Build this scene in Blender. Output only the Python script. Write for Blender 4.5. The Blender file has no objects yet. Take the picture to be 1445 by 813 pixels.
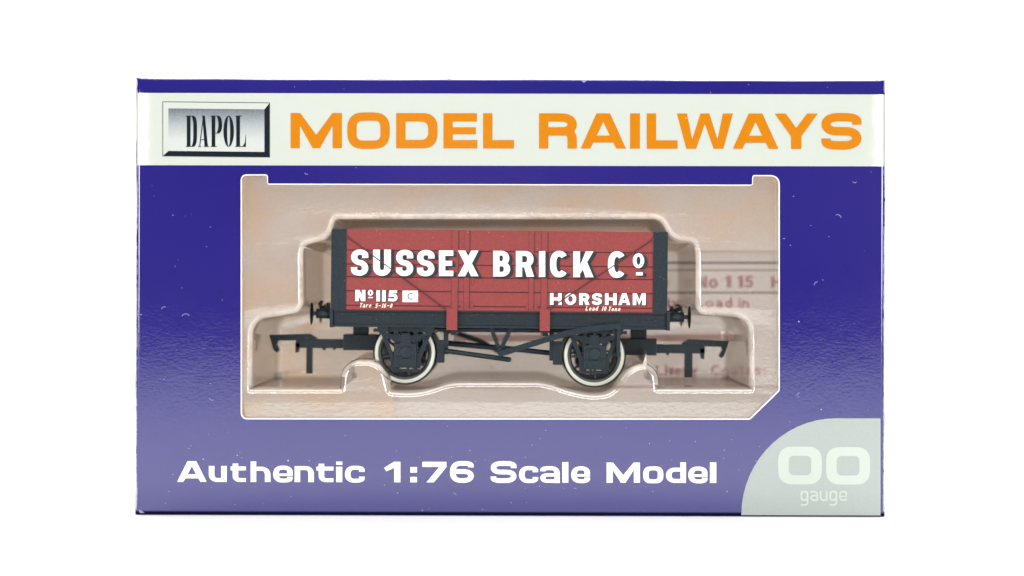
import bpy, bmesh, math, random
from mathutils import Vector
from mathutils.geometry import tessellate_polygon
random.seed(7)
R = math.radians
S = 0.0014            # one photo pixel on the front of the box, in scene units (ten units = one metre of the real box)
D = 2400.0            # camera distance, same pixel unit
CX, CY, H0 = 722.5, 406.5, 322.0
ROLL = R(0.15)
C = bpy.context.scene.collection

# ------------------------------------------------------------------ measuring
def F(px, py, y=0.0):
    """point of the photograph at depth y -> (X, Z) in pixel units, floor at Z = 0"""
    x, v = px - CX, py - CY
    c, s = math.cos(ROLL), math.sin(ROLL)
    x, v = x*c + v*s, -x*s + v*c
    k = (D + y)/D
    return x*k, H0 - v*k
TILT = R(0.42)
PIV = (F(705, 500, 120)[0], 180.0)
PIVY = 130.0
def FW(px, py, y=0.0):
    """the same in the wagon's own axes (it stands a little askew in its tray)"""
    X, Z = F(px, py, y)
    X -= PIV[0]; Z -= PIV[1]
    c, s = math.cos(TILT), math.sin(TILT)
    return X*c - Z*s, X*s + Z*c

# ------------------------------------------------------------------ mesh builder
class MB:
    def __init__(self): self.v=[]; self.f=[]; self.m=[]; self.sm=[]
    def add(self, vs, fs, mi=0, smooth=False):
        o=len(self.v); self.v+=vs
        for f in fs:
            self.f.append(tuple(i+o for i in f)); self.m.append(mi); self.sm.append(smooth)
    def box(self, x0,x1,y0,y1,z0,z1, mi=0):
        if x0>x1: x0,x1=x1,x0
        if y0>y1: y0,y1=y1,y0
        if z0>z1: z0,z1=z1,z0
        v=[(x0,y0,z0),(x1,y0,z0),(x1,y1,z0),(x0,y1,z0),(x0,y0,z1),(x1,y0,z1),(x1,y1,z1),(x0,y1,z1)]
        self.add(v,[(0,3,2,1),(4,5,6,7),(0,1,5,4),(1,2,6,5),(2,3,7,6),(3,0,4,7)],mi)
    def flat(self, outer, holes=(), y=0.0, mi=0):
        """polygon facing the camera (-Y); points (x,z)"""
        loops=[[Vector((p[0],p[1],0)) for p in l] for l in [outer]+list(holes)]
        tris=tessellate_polygon(loops)
        pts=[(p.x,y,p.y) for l in loops for p in l]
        fs=[]
        for a,b,c in tris:
            ax,az=pts[a][0],pts[a][2]; bx,bz=pts[b][0],pts[b][2]; cx,cz=pts[c][0],pts[c][2]
            cr=(bx-ax)*(cz-az)-(bz-az)*(cx-ax)
            if abs(cr)<1e-9: continue
            fs.append((a,b,c) if cr>0 else (a,c,b))
        self.add(pts,fs,mi)
    def ribbon(self, loop, y=0.0, mi=0):
        """pen stroke: left edge out, right edge back, filled as a strip"""
        n=len(loop)//2; fs=[]
        for i in range(n-1):
            q=(i,i+1,2*n-2-i,2*n-1-i); a=sum(loop[q[k]][0]*loop[q[(k+1)%4]][1]-loop[q[(k+1)%4]][0]*loop[q[k]][1] for k in range(4))
            fs.append(q if a>0 else q[::-1])
        self.add([(p[0],y-0.008*min(i,2*n-1-i),p[1]) for i,p in enumerate(loop)],fs,mi)
    def raised(self, loop, y0, y1, mi=0):
        self.ribbon(loop,y0,mi); n=len(loop)
        a=area(loop)
        fs=[(i,i+n,(i+1)%n+n,(i+1)%n) for i in range(n)]
        if a<0: fs=[f[::-1] for f in fs]
        self.add([(p[0],y0,p[1]) for p in loop]+[(p[0],y1,p[1]) for p in loop],fs,mi)
    def slab(self, outer, y0, y1, holes=(), mi=0):
        """flat() at y0 with side walls back to y1 and a back face"""
        if y0>y1: y0,y1=y1,y0
        self.flat(outer,holes,y0,mi)
        b=MB(); b.flat(outer,holes,y1); self.add(b.v,[tuple(reversed(f)) for f in b.f],mi)
        for li,l in enumerate([outer]+list(holes)):
            n=len(l); a=sum(l[i][0]*l[(i+1)%n][1]-l[(i+1)%n][0]*l[i][1] for i in range(n))
            vs=[(p[0],y0,p[1]) for p in l]+[(p[0],y1,p[1]) for p in l]
            fs=[(i,i+n,(i+1)%n+n,(i+1)%n) for i in range(n)]
            if (a<0)!=(li>0): fs=[tuple(reversed(f)) for f in fs]
            self.add(vs,fs,mi)
    def tube(self, pts, r, n=10, mi=0, cap=True):
        pts=[Vector(p) for p in pts]; rings=[]
        for i,p in enumerate(pts):
            t=((pts[min(i+1,len(pts)-1)]-pts[max(i-1,0)])).normalized()
            a=Vector((0,1,0)) if abs(t.y)<0.9 else Vector((1,0,0))
            u=t.cross(a).normalized(); w=t.cross(u).normalized()
            rr=r[i] if isinstance(r,(list,tuple)) else r
            rings.append([p+u*rr*math.cos(2*math.pi*k/n)+w*rr*math.sin(2*math.pi*k/n) for k in range(n)])
        vs=[tuple(q) for g in rings for q in g]; fs=[]
        for i in range(len(rings)-1):
            for k in range(n):
                fs.append((i*n+k,i*n+(k+1)%n,(i+1)*n+(k+1)%n,(i+1)*n+k))
        self.add(vs,fs,mi,True)
        if cap:
            self.add([tuple(q) for q in rings[0]],[tuple(range(n))],mi)
            self.add([tuple(q) for q in rings[-1]],[tuple(reversed(range(n)))],mi)
    def disc(self, cx, cz, prof, n=48, mi=0, smooth=True):
        """lathe about an axis along Y; prof = [(radius, y), ...]"""
        vs=[]; fs=[]
        for r,y in prof:
            for k in range(n):
                a=2*math.pi*k/n; vs.append((cx+r*math.cos(a),y,cz+r*math.sin(a)))
        for i in range(len(prof)-1):
            for k in range(n): fs.append((i*n+k,(i+1)*n+k,(i+1)*n+(k+1)%n,i*n+(k+1)%n))
        self.add(vs,fs,mi,smooth)
    def rod(self, cy, cz, prof, n=24, mi=0):
        """lathe about an axis along X; prof = [(radius, x), ...]"""
        vs=[]; fs=[]
        for r,x in prof:
            for k in range(n):
                a=2*math.pi*k/n; vs.append((x,cy+r*math.cos(a),cz+r*math.sin(a)))
        for i in range(len(prof)-1):
            for k in range(n): fs.append((i*n+k,i*n+(k+1)%n,(i+1)*n+(k+1)%n,(i+1)*n+k))
        self.add(vs,fs,mi,True)
    def build(self, name, mats, parent=None, bevel=0.0, origin=None, auto=False):
        me=bpy.data.meshes.new(name)
        o=origin or (0,0,0)
        me.from_pydata([((x-o[0])*S,(y-o[1])*S,(z-o[2])*S) for x,y,z in self.v],[],self.f)
        for m in (mats if isinstance(mats,(list,tuple)) else [mats]): me.materials.append(m)
        for p,mi,sm in zip(me.polygons,self.m,self.sm): p.material_index=mi; p.use_smooth=sm
        me.update()
        if bevel>0:
            bm=bmesh.new(); bm.from_mesh(me)
            es=[e for e in bm.edges if len(e.link_faces)==2 and e.calc_face_angle(0)>R(50)]
            bmesh.ops.bevel(bm,geom=es,offset=bevel*S,segments=2,profile=0.6,affect='EDGES',clamp_overlap=True)
            bm.to_mesh(me); bm.free()
        ob=bpy.data.objects.new(name,me); C.objects.link(ob)
        if origin: ob.location=(o[0]*S,o[1]*S,o[2]*S)
        if parent: ob.parent=parent
        return ob
def empty(name, loc, rot=(0,0,0)):
    o=bpy.data.objects.new(name,None); C.objects.link(o); o.empty_display_size=0.1
    o.location=tuple(c*S for c in loc); o.rotation_euler=rot; return o
def tag(o,label,cat): o['label']=label; o['category']=cat; return o
def struct(o,label=None,cat=None):
    o['kind']='structure'
    if label: o['label']=label
    if cat: o['category']=cat
    return o

# ------------------------------------------------------------------ materials
def nodes(name):
    m=bpy.data.materials.new(name); m.use_nodes=True; nt=m.node_tree
    for n in list(nt.nodes): nt.nodes.remove(n)
    out=nt.nodes.new('ShaderNodeOutputMaterial')
    def N(t,**k):
        n=nt.nodes.new(t)
        for a,b in k.items(): setattr(n,a,b)
        return n
    return m,nt,N,(lambda a,b: nt.links.new(a,b)),out
def coords(N,L,scale=1.0,sx=1,sy=1,sz=1):
    """object coordinates in photo pixels, divided by a feature size"""
    tc=N('ShaderNodeTexCoord'); mp=N('ShaderNodeMapping'); k=1/(S*scale)
    mp.inputs['Scale'].default_value=(k*sx,k*sy,k*sz); L(tc.outputs['Object'],mp.inputs['Vector']); return mp.outputs['Vector']
def noise(N,L,vec,detail=3,rough=0.55,sc=1.0):
    n=N('ShaderNodeTexNoise'); n.inputs['Scale'].default_value=sc; n.inputs['Detail'].default_value=detail; n.inputs['Roughness'].default_value=rough
    L(vec,n.inputs['Vector']); return n.outputs['Fac']
def ramp(N,L,fac,stops):
    r=N('ShaderNodeValToRGB'); e=r.color_ramp.elements
    while len(e)<len(stops): e.new(0.5)
    for q,(p,c) in zip(e,stops):
        q.position=p; q.color=(c,c,c,1) if not isinstance(c,(tuple,list)) else (*c,1)
    L(fac,r.inputs['Fac']); return r.outputs['Color']
def mixc(N,L,fac,a,b):
    m=N('ShaderNodeMix',data_type='RGBA')
    if hasattr(fac,'links'): L(fac,m.inputs['Factor'])
    else: m.inputs['Factor'].default_value=fac
    for k,c in (('A',a),('B',b)):
        s=[i for i in m.inputs if i.name==k and i.type=='RGBA'][0]
        if hasattr(c,'links'): L(c,s)
        else: s.default_value=(*c,1)
    return [o for o in m.outputs if o.type=='RGBA'][0]
def math_(N,L,op,a,b=0.0):
    m=N('ShaderNodeMath',operation=op)
    for i,c in enumerate((a,b)):
        if hasattr(c,'links'): L(c,m.inputs[i])
        else: m.inputs[i].default_value=c
    return m.outputs[0]
def flecks(N,L,size,density,seed=0.0):
    """sparse little specks and hairs of dust"""
    v=coords(N,L,size)
    ad=N('ShaderNodeVectorMath',operation='ADD'); L(v,ad.inputs[0]); ad.inputs[1].default_value=(seed,seed*1.7,seed*0.6)
    vo=N('ShaderNodeTexVoronoi',voronoi_dimensions='3D'); vo.inputs['Scale'].default_value=1.0; L(ad.outputs[0],vo.inputs['Vector'])
    sep=N('ShaderNodeSeparateColor'); L(vo.outputs['Color'],sep.inputs[0])
    near=math_(N,L,'LESS_THAN',vo.outputs['Distance'],0.13)
    some=math_(N,L,'GREATER_THAN',sep.outputs[0],1-density)
    return math_(N,L,'MULTIPLY',near,some)

def card_print(name, col, worn=True, speck=0.30, coat=1.0, mottle=0.10):
    """glossy laminated printed card: orange-peel lacquer, flecks, scuffed white folds"""
    m,nt,N,L,out=nodes(name)
    b=N('ShaderNodeBsdfPrincipled')
    c=mixc(N,L,noise(N,L,coords(N,L,3.0),2),tuple(x*(1-mottle) for x in col),tuple(min(1,x*(1+mottle)) for x in col))
    if speck>0:
        c=mixc(N,L,math_(N,L,'MULTIPLY',flecks(N,L,5.0,speck*0.045,3.1),0.40),c,(0.75,0.77,0.82))
        c=mixc(N,L,math_(N,L,'MULTIPLY',flecks(N,L,8.0,speck*0.025,8.4),0.50),c,(0.85,0.86,0.88))
    if worn:
        tc=N('ShaderNodeTexCoord'); sp=N('ShaderNodeSeparateXYZ'); L(tc.outputs['Object'],sp.inputs[0])
        yy=math_(N,L,'DIVIDE',sp.outputs['Y'],S)
        fold=ramp(N,L,math_(N,L,'DIVIDE',yy,40.0),[(0.004,0.0),(0.032,0.40),(0.09,0.36),(0.18,0.30),(0.5,-0.2)])
        n1=noise(N,L,coords(N,L,6.0,0.8,1,0.5),5,0.75)
        n2=noise(N,L,coords(N,L,60.0),3)
        w=math_(N,L,'ADD',math_(N,L,'ADD',n1,fold),math_(N,L,'MULTIPLY',n2,0.35))
        wm=ramp(N,L,w,[(0.985,0.0),(1.10,1.0)])
        on=math_(N,L,'MULTIPLY',math_(N,L,'GREATER_THAN',yy,0.25),math_(N,L,'GREATER_THAN',math_(N,L,'DIVIDE',sp.outputs['Z'],S),8.0))
        c=mixc(N,L,math_(N,L,'MULTIPLY',math_(N,L,'MULTIPLY',wm,on),0.75),c,(0.50,0.52,0.56))
    L(c,b.inputs['Base Color'])
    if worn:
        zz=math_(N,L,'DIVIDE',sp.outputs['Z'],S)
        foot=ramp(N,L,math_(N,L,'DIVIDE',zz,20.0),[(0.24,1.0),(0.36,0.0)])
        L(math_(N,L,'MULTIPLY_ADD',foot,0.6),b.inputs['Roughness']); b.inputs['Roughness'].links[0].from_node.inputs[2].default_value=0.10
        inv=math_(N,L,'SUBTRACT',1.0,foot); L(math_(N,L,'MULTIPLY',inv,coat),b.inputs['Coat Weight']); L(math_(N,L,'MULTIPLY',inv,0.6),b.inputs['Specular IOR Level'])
        c=mixc(N,L,math_(N,L,'MULTIPLY',foot,0.85),c,(0.006,0.006,0.014)); L(c,b.inputs['Base Color'])  # contact shade of the bottom fold painted in as near-black
    else:
        b.inputs['Roughness'].default_value=0.10
    if not worn: b.inputs['Specular IOR Level'].default_value=0.6; b.inputs['Coat Weight'].default_value=coat
    b.inputs['Coat Roughness'].default_value=0.05; b.inputs['Coat IOR'].default_value=1.62
    h=math_(N,L,'ADD',noise(N,L,coords(N,L,5.0,0.8,1,1.25),3,0.6),math_(N,L,'MULTIPLY',noise(N,L,coords(N,L,60.0),2),2.2))
    bp=N('ShaderNodeBump'); bp.inputs['Strength'].default_value=0.5; bp.inputs['Distance'].default_value=0.2*S; L(h,bp.inputs['Height'])
    L(bp.outputs[0],b.inputs['Normal']); L(bp.outputs[0],b.inputs['Coat Normal'])
    L(b.outputs[0],out.inputs['Surface']); return m
def plain(name,col,rough=0.5,spec=0.5,mottle=0.1,size=4.0,bump=0.0,dust=0.0,dustcol=(0.7,0.7,0.68)):
    m,nt,N,L,out=nodes(name)
    b=N('ShaderNodeBsdfPrincipled')
    n=noise(N,L,coords(N,L,size),4,0.65)
    c=mixc(N,L,ramp(N,L,n,[(0.3,0.0),(0.7,1.0)]),tuple(x*(1-mottle) for x in col),tuple(min(1,x*(1+mottle)) for x in col))
    if dust>0:
        c=mixc(N,L,math_(N,L,'MULTIPLY',flecks(N,L,5.0,dust,1.3),0.6),c,dustcol)
        c=mixc(N,L,math_(N,L,'MULTIPLY',ramp(N,L,noise(N,L,coords(N,L,2.2),3,0.7),[(0.55,0.0),(0.8,1.0)]),dust*1.6),c,dustcol)
    L(c,b.inputs['Base Color']); b.inputs['Roughness'].default_value=rough; b.inputs['Specular IOR Level'].default_value=spec
    if bump>0:
        bp=N('ShaderNodeBump'); bp.inputs['Strength'].default_value=bump; bp.inputs['Distance'].default_value=0.6*S; L(n,bp.inputs['Height']); L(bp.outputs[0],b.inputs['Normal'])
    L(b.outputs[0],out.inputs['Surface']); return m
def clear_plastic(name,haze=0.09):
    """thin vacuum-formed film: transparent face-on, browner where one looks along it, glossy and a bit dusty"""
    m,nt,N,L,out=nodes(name)
    lw=N('ShaderNodeLayerWeight'); lw.inputs['Blend'].default_value=0.5
    edge=math_(N,L,'POWER',lw.outputs['Facing'],2.2)
    tint=mixc(N,L,edge,(0.99,0.985,0.975),(0.22,0.165,0.135))
    tr=N('ShaderNodeBsdfTransparent'); L(tint,tr.inputs['Color'])
    big=noise(N,L,coords(N,L,7.0,0.75,1,1.25),3,0.6)
    wave=noise(N,L,coords(N,L,90.0),2)
    h=math_(N,L,'ADD',big,math_(N,L,'MULTIPLY',wave,2.0))
    bp=N('ShaderNodeBump'); bp.inputs['Strength'].default_value=0.6; bp.inputs['Distance'].default_value=0.42*S; L(h,bp.inputs['Height'])
    gl=N('ShaderNodeBsdfGlossy'); gl.inputs['Roughness'].default_value=0.09; gl.inputs['Color'].default_value=(1,1,1,1); L(bp.outputs[0],gl.inputs['Normal'])
    fr=N('ShaderNodeFresnel'); fr.inputs['IOR'].default_value=1.5
    fac=math_(N,L,'MAXIMUM',math_(N,L,'MINIMUM',fr.outputs[0],0.42),math_(N,L,'MINIMUM',math_(N,L,'MULTIPLY',fr.outputs[0],4.2),0.24))
    mx=N('ShaderNodeMixShader'); L(fac,mx.inputs[0]); L(tr.outputs[0],mx.inputs[1]); L(gl.outputs[0],mx.inputs[2])
    df=N('ShaderNodeBsdfDiffuse'); df.inputs['Color'].default_value=(0.90,0.81,0.71,1)
    tl=N('ShaderNodeBsdfTranslucent'); tl.inputs['Color'].default_value=(0.84,0.80,0.75,1)
    hz=N('ShaderNodeMixShader'); hz.inputs[0].default_value=0.3; L(df.outputs[0],hz.inputs[1]); L(tl.outputs[0],hz.inputs[2])
    sp=math_(N,L,'ADD',math_(N,L,'MULTIPLY',flecks(N,L,5.0,0.028,5.2),0.7),math_(N,L,'MULTIPLY',ramp(N,L,noise(N,L,coords(N,L,3.0),4,0.7),[(0.45,0.0),(0.8,1.0)]),0.10))
    sp=math_(N,L,'ADD',math_(N,L,'MULTIPLY',sp,1.0),haze if haze<0.2 else math_(N,L,'MULTIPLY',ramp(N,L,noise(N,L,coords(N,L,60.0),3,0.5),[(0.38,0.12),(0.60,1.0)]),haze))
    mz=N('ShaderNodeMixShader'); L(sp,mz.inputs[0]); L(mx.outputs[0],mz.inputs[1]); L(hz.outputs[0],mz.inputs[2])
    L(mz.outputs[0],out.inputs['Surface']); return m

M={}
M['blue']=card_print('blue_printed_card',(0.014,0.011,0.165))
M['band']=card_print('pale_printed_band',(0.55,0.59,0.52),worn=False,speck=0.06,mottle=0.02)
M['orange']=card_print('orange_ink',(0.58,0.195,0.0),worn=False,speck=0.10,mottle=0.04)
M['white_ink']=card_print('white_ink',(0.90,0.92,0.88),worn=False,speck=0,mottle=0.01)
M['silver']=card_print('silver_grey_ink',(0.34,0.385,0.36),worn=False,speck=0.05,mottle=0.07)
M['mint']=card_print('pale_mint_ink',(0.49,0.55,0.475),worn=False,speck=0,mottle=0.02)
M['grey_ink']=card_print('pale_grey_ink',(0.52,0.56,0.53),worn=False,speck=0,mottle=0.03)
M['line_ink']=card_print('dark_grey_ink',(0.09,0.10,0.10),worn=False,speck=0)
M['black_ink']=card_print('black_ink',(0.006,0.013,0.016),worn=False,speck=0.35,mottle=0.2)
M['rub']=plain('rubbed_card_marks',(0.25,0.26,0.42),0.6,0.3,0.3,2.0)
M['cut']=plain('cut_card_edge',(0.88,0.87,0.85),0.7,0.3,0.03)
M['raw']=plain('unprinted_card_inside',(0.70,0.62,0.53),0.8,0.25,0.03,40.0)
M['paper']=plain('leaflet_paper',(0.86,0.79,0.71),0.75,0.3,0.03,30.0)
def paper(name,col,trans,through,stain=None):
    m,nt,N,L,out=nodes(name)
    n=ramp(N,L,noise(N,L,coords(N,L,9.0),4,0.6),[(0.25,0.95),(0.75,1.05)])
    d=N('ShaderNodeBsdfDiffuse'); d.inputs['Color'].default_value=(*col,1)
    c=mixc(N,L,1.0,(0,0,0),col)
    t=N('ShaderNodeBsdfTranslucent')
    mul=N('ShaderNodeVectorMath',operation='MULTIPLY'); mul.inputs[0].default_value=through; L(n,mul.inputs[1])
    if stain:
        sm=ramp(N,L,noise(N,L,coords(N,L,95.0,1.0,1,1.6),3,0.55),[(0.42,0.0),(0.62,1.0)])
        st=mixc(N,L,sm,(1.0,1.0,1.0),stain); m2=N('ShaderNodeVectorMath',operation='MULTIPLY'); L(mul.outputs[0],m2.inputs[0]); L(st,m2.inputs[1]); L(m2.outputs[0],t.inputs['Color'])
    else: L(mul.outputs[0],t.inputs['Color'])
    mx=N('ShaderNodeMixShader'); mx.inputs[0].default_value=trans; L(d.outputs[0],mx.inputs[1]); L(t.outputs[0],mx.inputs[2])
    L(mx.outputs[0],out.inputs['Surface']); return m
M['raw']=paper('tan_card_insert',(0.74,0.66,0.57),0.24,(0.87,0.75,0.64),(1.05,0.85,0.64))
M['paper']=paper('cream_leaflet_paper',(0.74,0.67,0.59),0.21,(0.90,0.81,0.72))
M['red_print']=paper('red_leaflet_print',(0.60,0.27,0.27),0.26,(0.84,0.42,0.41))
M['black_print']=paper('black_leaflet_print',(0.05,0.05,0.05),0.25,(0.20,0.20,0.19))
M['pink_tint']=paper('pink_print_and_reflection',(0.74,0.56,0.52),0.28,(0.88,0.62,0.58))
M['film']=clear_plastic('clear_formed_plastic')
M['shoulder_glint']=clear_plastic('painted_highlight_plastic',0.75)  # whitish haze painted along the hollow's shoulder as its highlight
M['red']=plain('red_wagon_paint',(0.235,0.032,0.030),0.46,0.4,0.13,3.0,0.10,0.06,(0.62,0.34,0.32))
M['redline']=plain('shaded_brown_rod_paint',(0.085,0.02,0.02),0.5,0.4,0.1)
M['dark']=plain('black_underframe_plastic',(0.0040,0.0140,0.0205),0.36,0.35,0.5,3.0,0.3,0.08,(0.14,0.23,0.27))
M['black']=plain('black_shadow_paint',(0.006,0.013,0.016),0.5,0.4,0.2,3.0)
M['letter']=plain('white_wagon_lettering',(0.86,0.90,0.94),0.5,0.4,0.03,3.0)
M['cream']=plain('cream_lettering',(0.88,0.74,0.62),0.5,0.4,0.06,3.0)
M['tyre']=plain('cream_tyre_paint',(0.70,0.74,0.62),0.28,0.7,0.04,3.0)
M['steel']=plain('dark_wheel_metal',(0.03,0.035,0.035),0.35,0.6,0.2,3.0)
M['floor']=plain('white_sweep_paper',(0.90,0.90,0.90),0.9,0.1,0.0)

# ------------------------------------------------------------------ lettering: outlines in photo pixels, v down
def fil(pts, k=0.62, n=7):
    """polyline with rounded corners; pts (x,y,r) - r = fillet reach"""
    out=[]; m=len(pts)
    for i,p in enumerate(pts):
        r=p[2] if len(p)>2 else 0
        if r<=0 or i in (0,m-1): out.append((p[0],p[1])); continue
        a,b=pts[i-1],pts[i+1]
        def to(q):
            d=math.hypot(q[0]-p[0],q[1]-p[1]); t=min(r,d*0.5)/d
            return (p[0]+(q[0]-p[0])*t,p[1]+(q[1]-p[1])*t)
        s,e=to(a),to(b)
        c1=(s[0]+(p[0]-s[0])*k,s[1]+(p[1]-s[1])*k); c2=(e[0]+(p[0]-e[0])*k,e[1]+(p[1]-e[1])*k)
        for j in range(n+1):
            t=j/n; u=1-t
            out.append(tuple(u**3*s[q]+3*u*u*t*c1[q]+3*u*t*t*c2[q]+t**3*e[q] for q in (0,1)))
    return out
def filc(pts,k=0.62,n=7):
    """closed version"""
    m=len(pts); ext=[pts[-1]]+list(pts)+[pts[0]]
    out=[]
    for i in range(1,m+1):
        seg=fil([ext[i-1],ext[i],ext[i+1]],k,n)
        out+=seg[1:-1]
    return out
def stroke(path,wx,wy):
    """anisotropic pen along an open path -> polygon"""
    P=[path[0]]
    for q in path[1:]:
        if math.hypot(q[0]-P[-1][0],q[1]-P[-1][1])>1e-4: P.append(q)
    n=len(P); L_,R_=[],[]
    for i in range(n):
        if i==0: t=(P[1][0]-P[0][0],P[1][1]-P[0][1])
        elif i==n-1: t=(P[-1][0]-P[-2][0],P[-1][1]-P[-2][1])
        else:
            a=(P[i][0]-P[i-1][0],P[i][1]-P[i-1][1]); b=(P[i+1][0]-P[i][0],P[i+1][1]-P[i][1])
            la,lb=math.hypot(*a),math.hypot(*b); t=(a[0]/la+b[0]/lb,a[1]/la+b[1]/lb)
        l=math.hypot(*t) or 1; nx,ny=-t[1]/l,t[0]/l
        L_.append((P[i][0]+nx*wx/2,P[i][1]+ny*wy/2)); R_.append((P[i][0]-nx*wx/2,P[i][1]-ny*wy/2))
    return (L_+R_[::-1],[],True)
def rrect(x0,y0,x1,y1,rx,k=0.62,n=7):
    return filc([(x0,y0,rx),(x1,y0,rx),(x1,y1,rx),(x0,y1,rx)],k,n)
def ring(x0,y0,x1,y1,wx,wy,r,ri=None,k=0.62):
    return (rrect(x0,y0,x1,y1,r,k),[rrect(x0+wx,y0+wy,x1-wx,y1-wy,ri if ri is not None else r*0.5,k)])
def ell(x0,y0,x1,y1,n=32):
    return [((x0+x1)/2+(x1-x0)/2*math.cos(2*math.pi*i/n),(y0+y1)/2+(y1-y0)/2*math.sin(2*math.pi*i/n)) for i in range(n)]
def rect(x0,y0,x1,y1): return ([(x0,y0),(x1,y0),(x1,y1),(x0,y1)],[])
def poly(b,pts,holes=()):
    x0,y0,x1,y1=b; f=lambda l:[(x0+(x1-x0)*u,y0+(y1-y0)*v) for u,v in l]
    return (f(pts),[f(h) for h in holes])

def ext(ch,x0,y0,x1,y1,wx,wy):
    """extended square grotesque, as on the carton"""
    b=(x0,y0,x1,y1); W,Hh=x1-x0,y1-y0; a,c=wx/2,wy/2; r=min(W,Hh)
    l,rr,t,bo=x0+a,x1-a,y0+c,y1-c; my=(y0+y1)/2; w=wx/W; h=wy/Hh
    Rr=r*0.40
    if ch=='M': return [poly(b,[(0,0),(w*1.03,0),(.5,.62),(1-w*1.03,0),(1,0),(1,1),(1-w,1),(1-w,.36),(.57,1),(.43,1),(w,.36),(w,1),(0,1)])]
    if ch in 'O0o': return [ring(x0,y0,x1,y1,wx,wy,r*0.42,r*0.16)]
    if ch=='D':
        o=fil([(x0,y0),(x1,y0,Rr),(x1,y1,Rr),(x0,y1)]); i=fil([(x0+wx,y0+wy),(x1-wx,y0+wy,Rr*.5),(x1-wx,y1-wy,Rr*.5),(x0+wx,y1-wy)])
        return [(o,[i])]
    if ch=='E': return [poly(b,[(0,0),(.985,0),(.985,h),(w,h),(w,.5-h*.42),(.955,.5-h*.42),(.955,.5+h*.42),(w,.5+h*.42),(w,1-h),(1,1-h),(1,1),(0,1)])]
    if ch=='L': return [poly(b,[(0,0),(w,0),(w,1-h),(1,1-h),(1,1),(0,1)])]
    if ch in 'Il': return [rect(*b)]
    if ch=='i': return [rect(x0,y0+(y1-y0)*.25,x1,y1),rect(x0,y0,x1,y0+(y1-y0)*.155)]
    if ch=='R':
        m=y0+Hh*.62
        return [rect(x0,y0,x0+wx,y1),stroke(fil([(x0+wx*.6,t),(rr,t,Rr*.8),(rr,m-c*.9,Rr*.7),(x0+wx*.6,m-c*.9)]),wx,wy),
                stroke(fil([(x0+W*.5,m-c*.9),(rr,m-c*.9,Rr*.6),(rr,y1)]),wx,wy)]
    if ch=='A': return [poly(b,[(0,1),(.35,0),(.65,0),(1,1),(.79,1),(.72,.83),(.28,.83),(.21,1)],[[(.5,.24),(.355,.63),(.645,.63)]])]
    if ch=='W': return [poly(b,[(0,0),(.18,0),(.275,.73),(.42,0),(.58,0),(.725,.73),(.82,0),(1,0),(.83,1),(.655,1),(.5,.30),(.345,1),(.17,1)])]
    if ch=='Y': return [poly(b,[(0,0),(.26,0),(.5,.41),(.75,0),(1,0),(.62,.645),(.62,1),(.38,1),(.38,.645)])]
    if ch=='S': return [stroke(fil([(rr,y0+Hh*.32),(rr,t,Rr*.9),(l,t,Rr*.9),(l,my-Hh*.005,Rr*.75),(rr,my+Hh*.005,Rr*.75),(rr,bo,Rr*.9),(l,bo,Rr*.9),(l,y1-Hh*.30)]),wx,wy)]
    if ch=='u': return [stroke(fil([(l,y0),(l,bo,Rr*.9),(x1-a,bo)]),wx,wy),rect(x1-wx,y0,x1,y1)]
    if ch=='n': return [rect(x0,y0,x0+wx,y1),stroke(fil([(x0+a,t),(rr,t,Rr*.9),(rr,y1)]),wx,wy)]
    if ch=='h':
        q=y0+Hh*.26
        return [rect(x0,y0,x0+wx,y1),stroke(fil([(x0+a,q+c),(rr,q+c,Rr*.8),(rr,y1)]),wx,wy)]
    if ch=='t':
        s=x0+W*.13; q=y0+Hh*.16
        return [stroke(fil([(s+a,y0),(s+a,bo,Rr*.7),(x1,bo)]),wx,wy),rect(x0,q,x1,q+wy)]
    if ch=='e': return [stroke(fil([(rr,y1-Hh*.34),(rr,bo,Rr*.8),(l,bo,Rr*.9),(l,t,Rr*.9),(rr,t,Rr*.9),(rr,my+c*.95)]),wx,wy),rect(x0+a,my-c*.55+Hh*.03,x1-a*.5,my+c*.55+Hh*.05)]
    if ch=='c': return [stroke(fil([(rr,y0+Hh*.36),(rr,t,Rr*.8),(l,t,Rr*.9),(l,bo,Rr*.9),(rr,bo,Rr*.8),(rr,y1-Hh*.36)]),wx,wy)]
    if ch=='a': return [stroke(fil([(l,y0+Hh*.30),(l,t,Rr*.7),(rr,t,Rr*.8),(rr,y1)]),wx,wy),
                        stroke(fil([(rr,my+c*.15),(l,my+c*.15,Rr*.6),(l,bo,Rr*.6),(rr,bo)]),wx,wy*.86)]
    if ch=='d':
        q=y0+Hh*.26
        return [rect(x1-wx,y0,x1,y1),stroke(fil([(x1-a,q+c),(l,q+c,Rr*.8),(l,bo,Rr*.8),(x1-a,bo)]),wx,wy)]
    if ch=='1': return [poly(b,[(0,.30),(.62,0),(1,0),(1,1),(.62,1),(.62,.30),(.14,.47)])]
    if ch=='7': return [poly(b,[(0,0),(1,0),(1,.26),(.48,1),(.17,1),(.70,.25),(0,.25)])]
    if ch=='6': return [stroke(fil([(rr-a*.1,y0+Hh*.29),(rr,t,Rr*.8),(l,t,Rr*.9),(l,bo,Rr*.9),(rr,bo,Rr*.9),(rr,my-c*.2,Rr*.8),(x0+wx*.8,my-c*.2)]),wx,wy)]
    if ch==':': return [rect(x0,y0,x1,y0+Hh*.36),rect(x0,y1-Hh*.36,x1,y1)]
    return []
def arc(cx,cy,rx,ry,a0,a1,n=22):
    return [(cx+rx*math.cos(R(a0+(a1-a0)*i/n)),cy-ry*math.sin(R(a0+(a1-a0)*i/n))) for i in range(n+1)]
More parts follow.
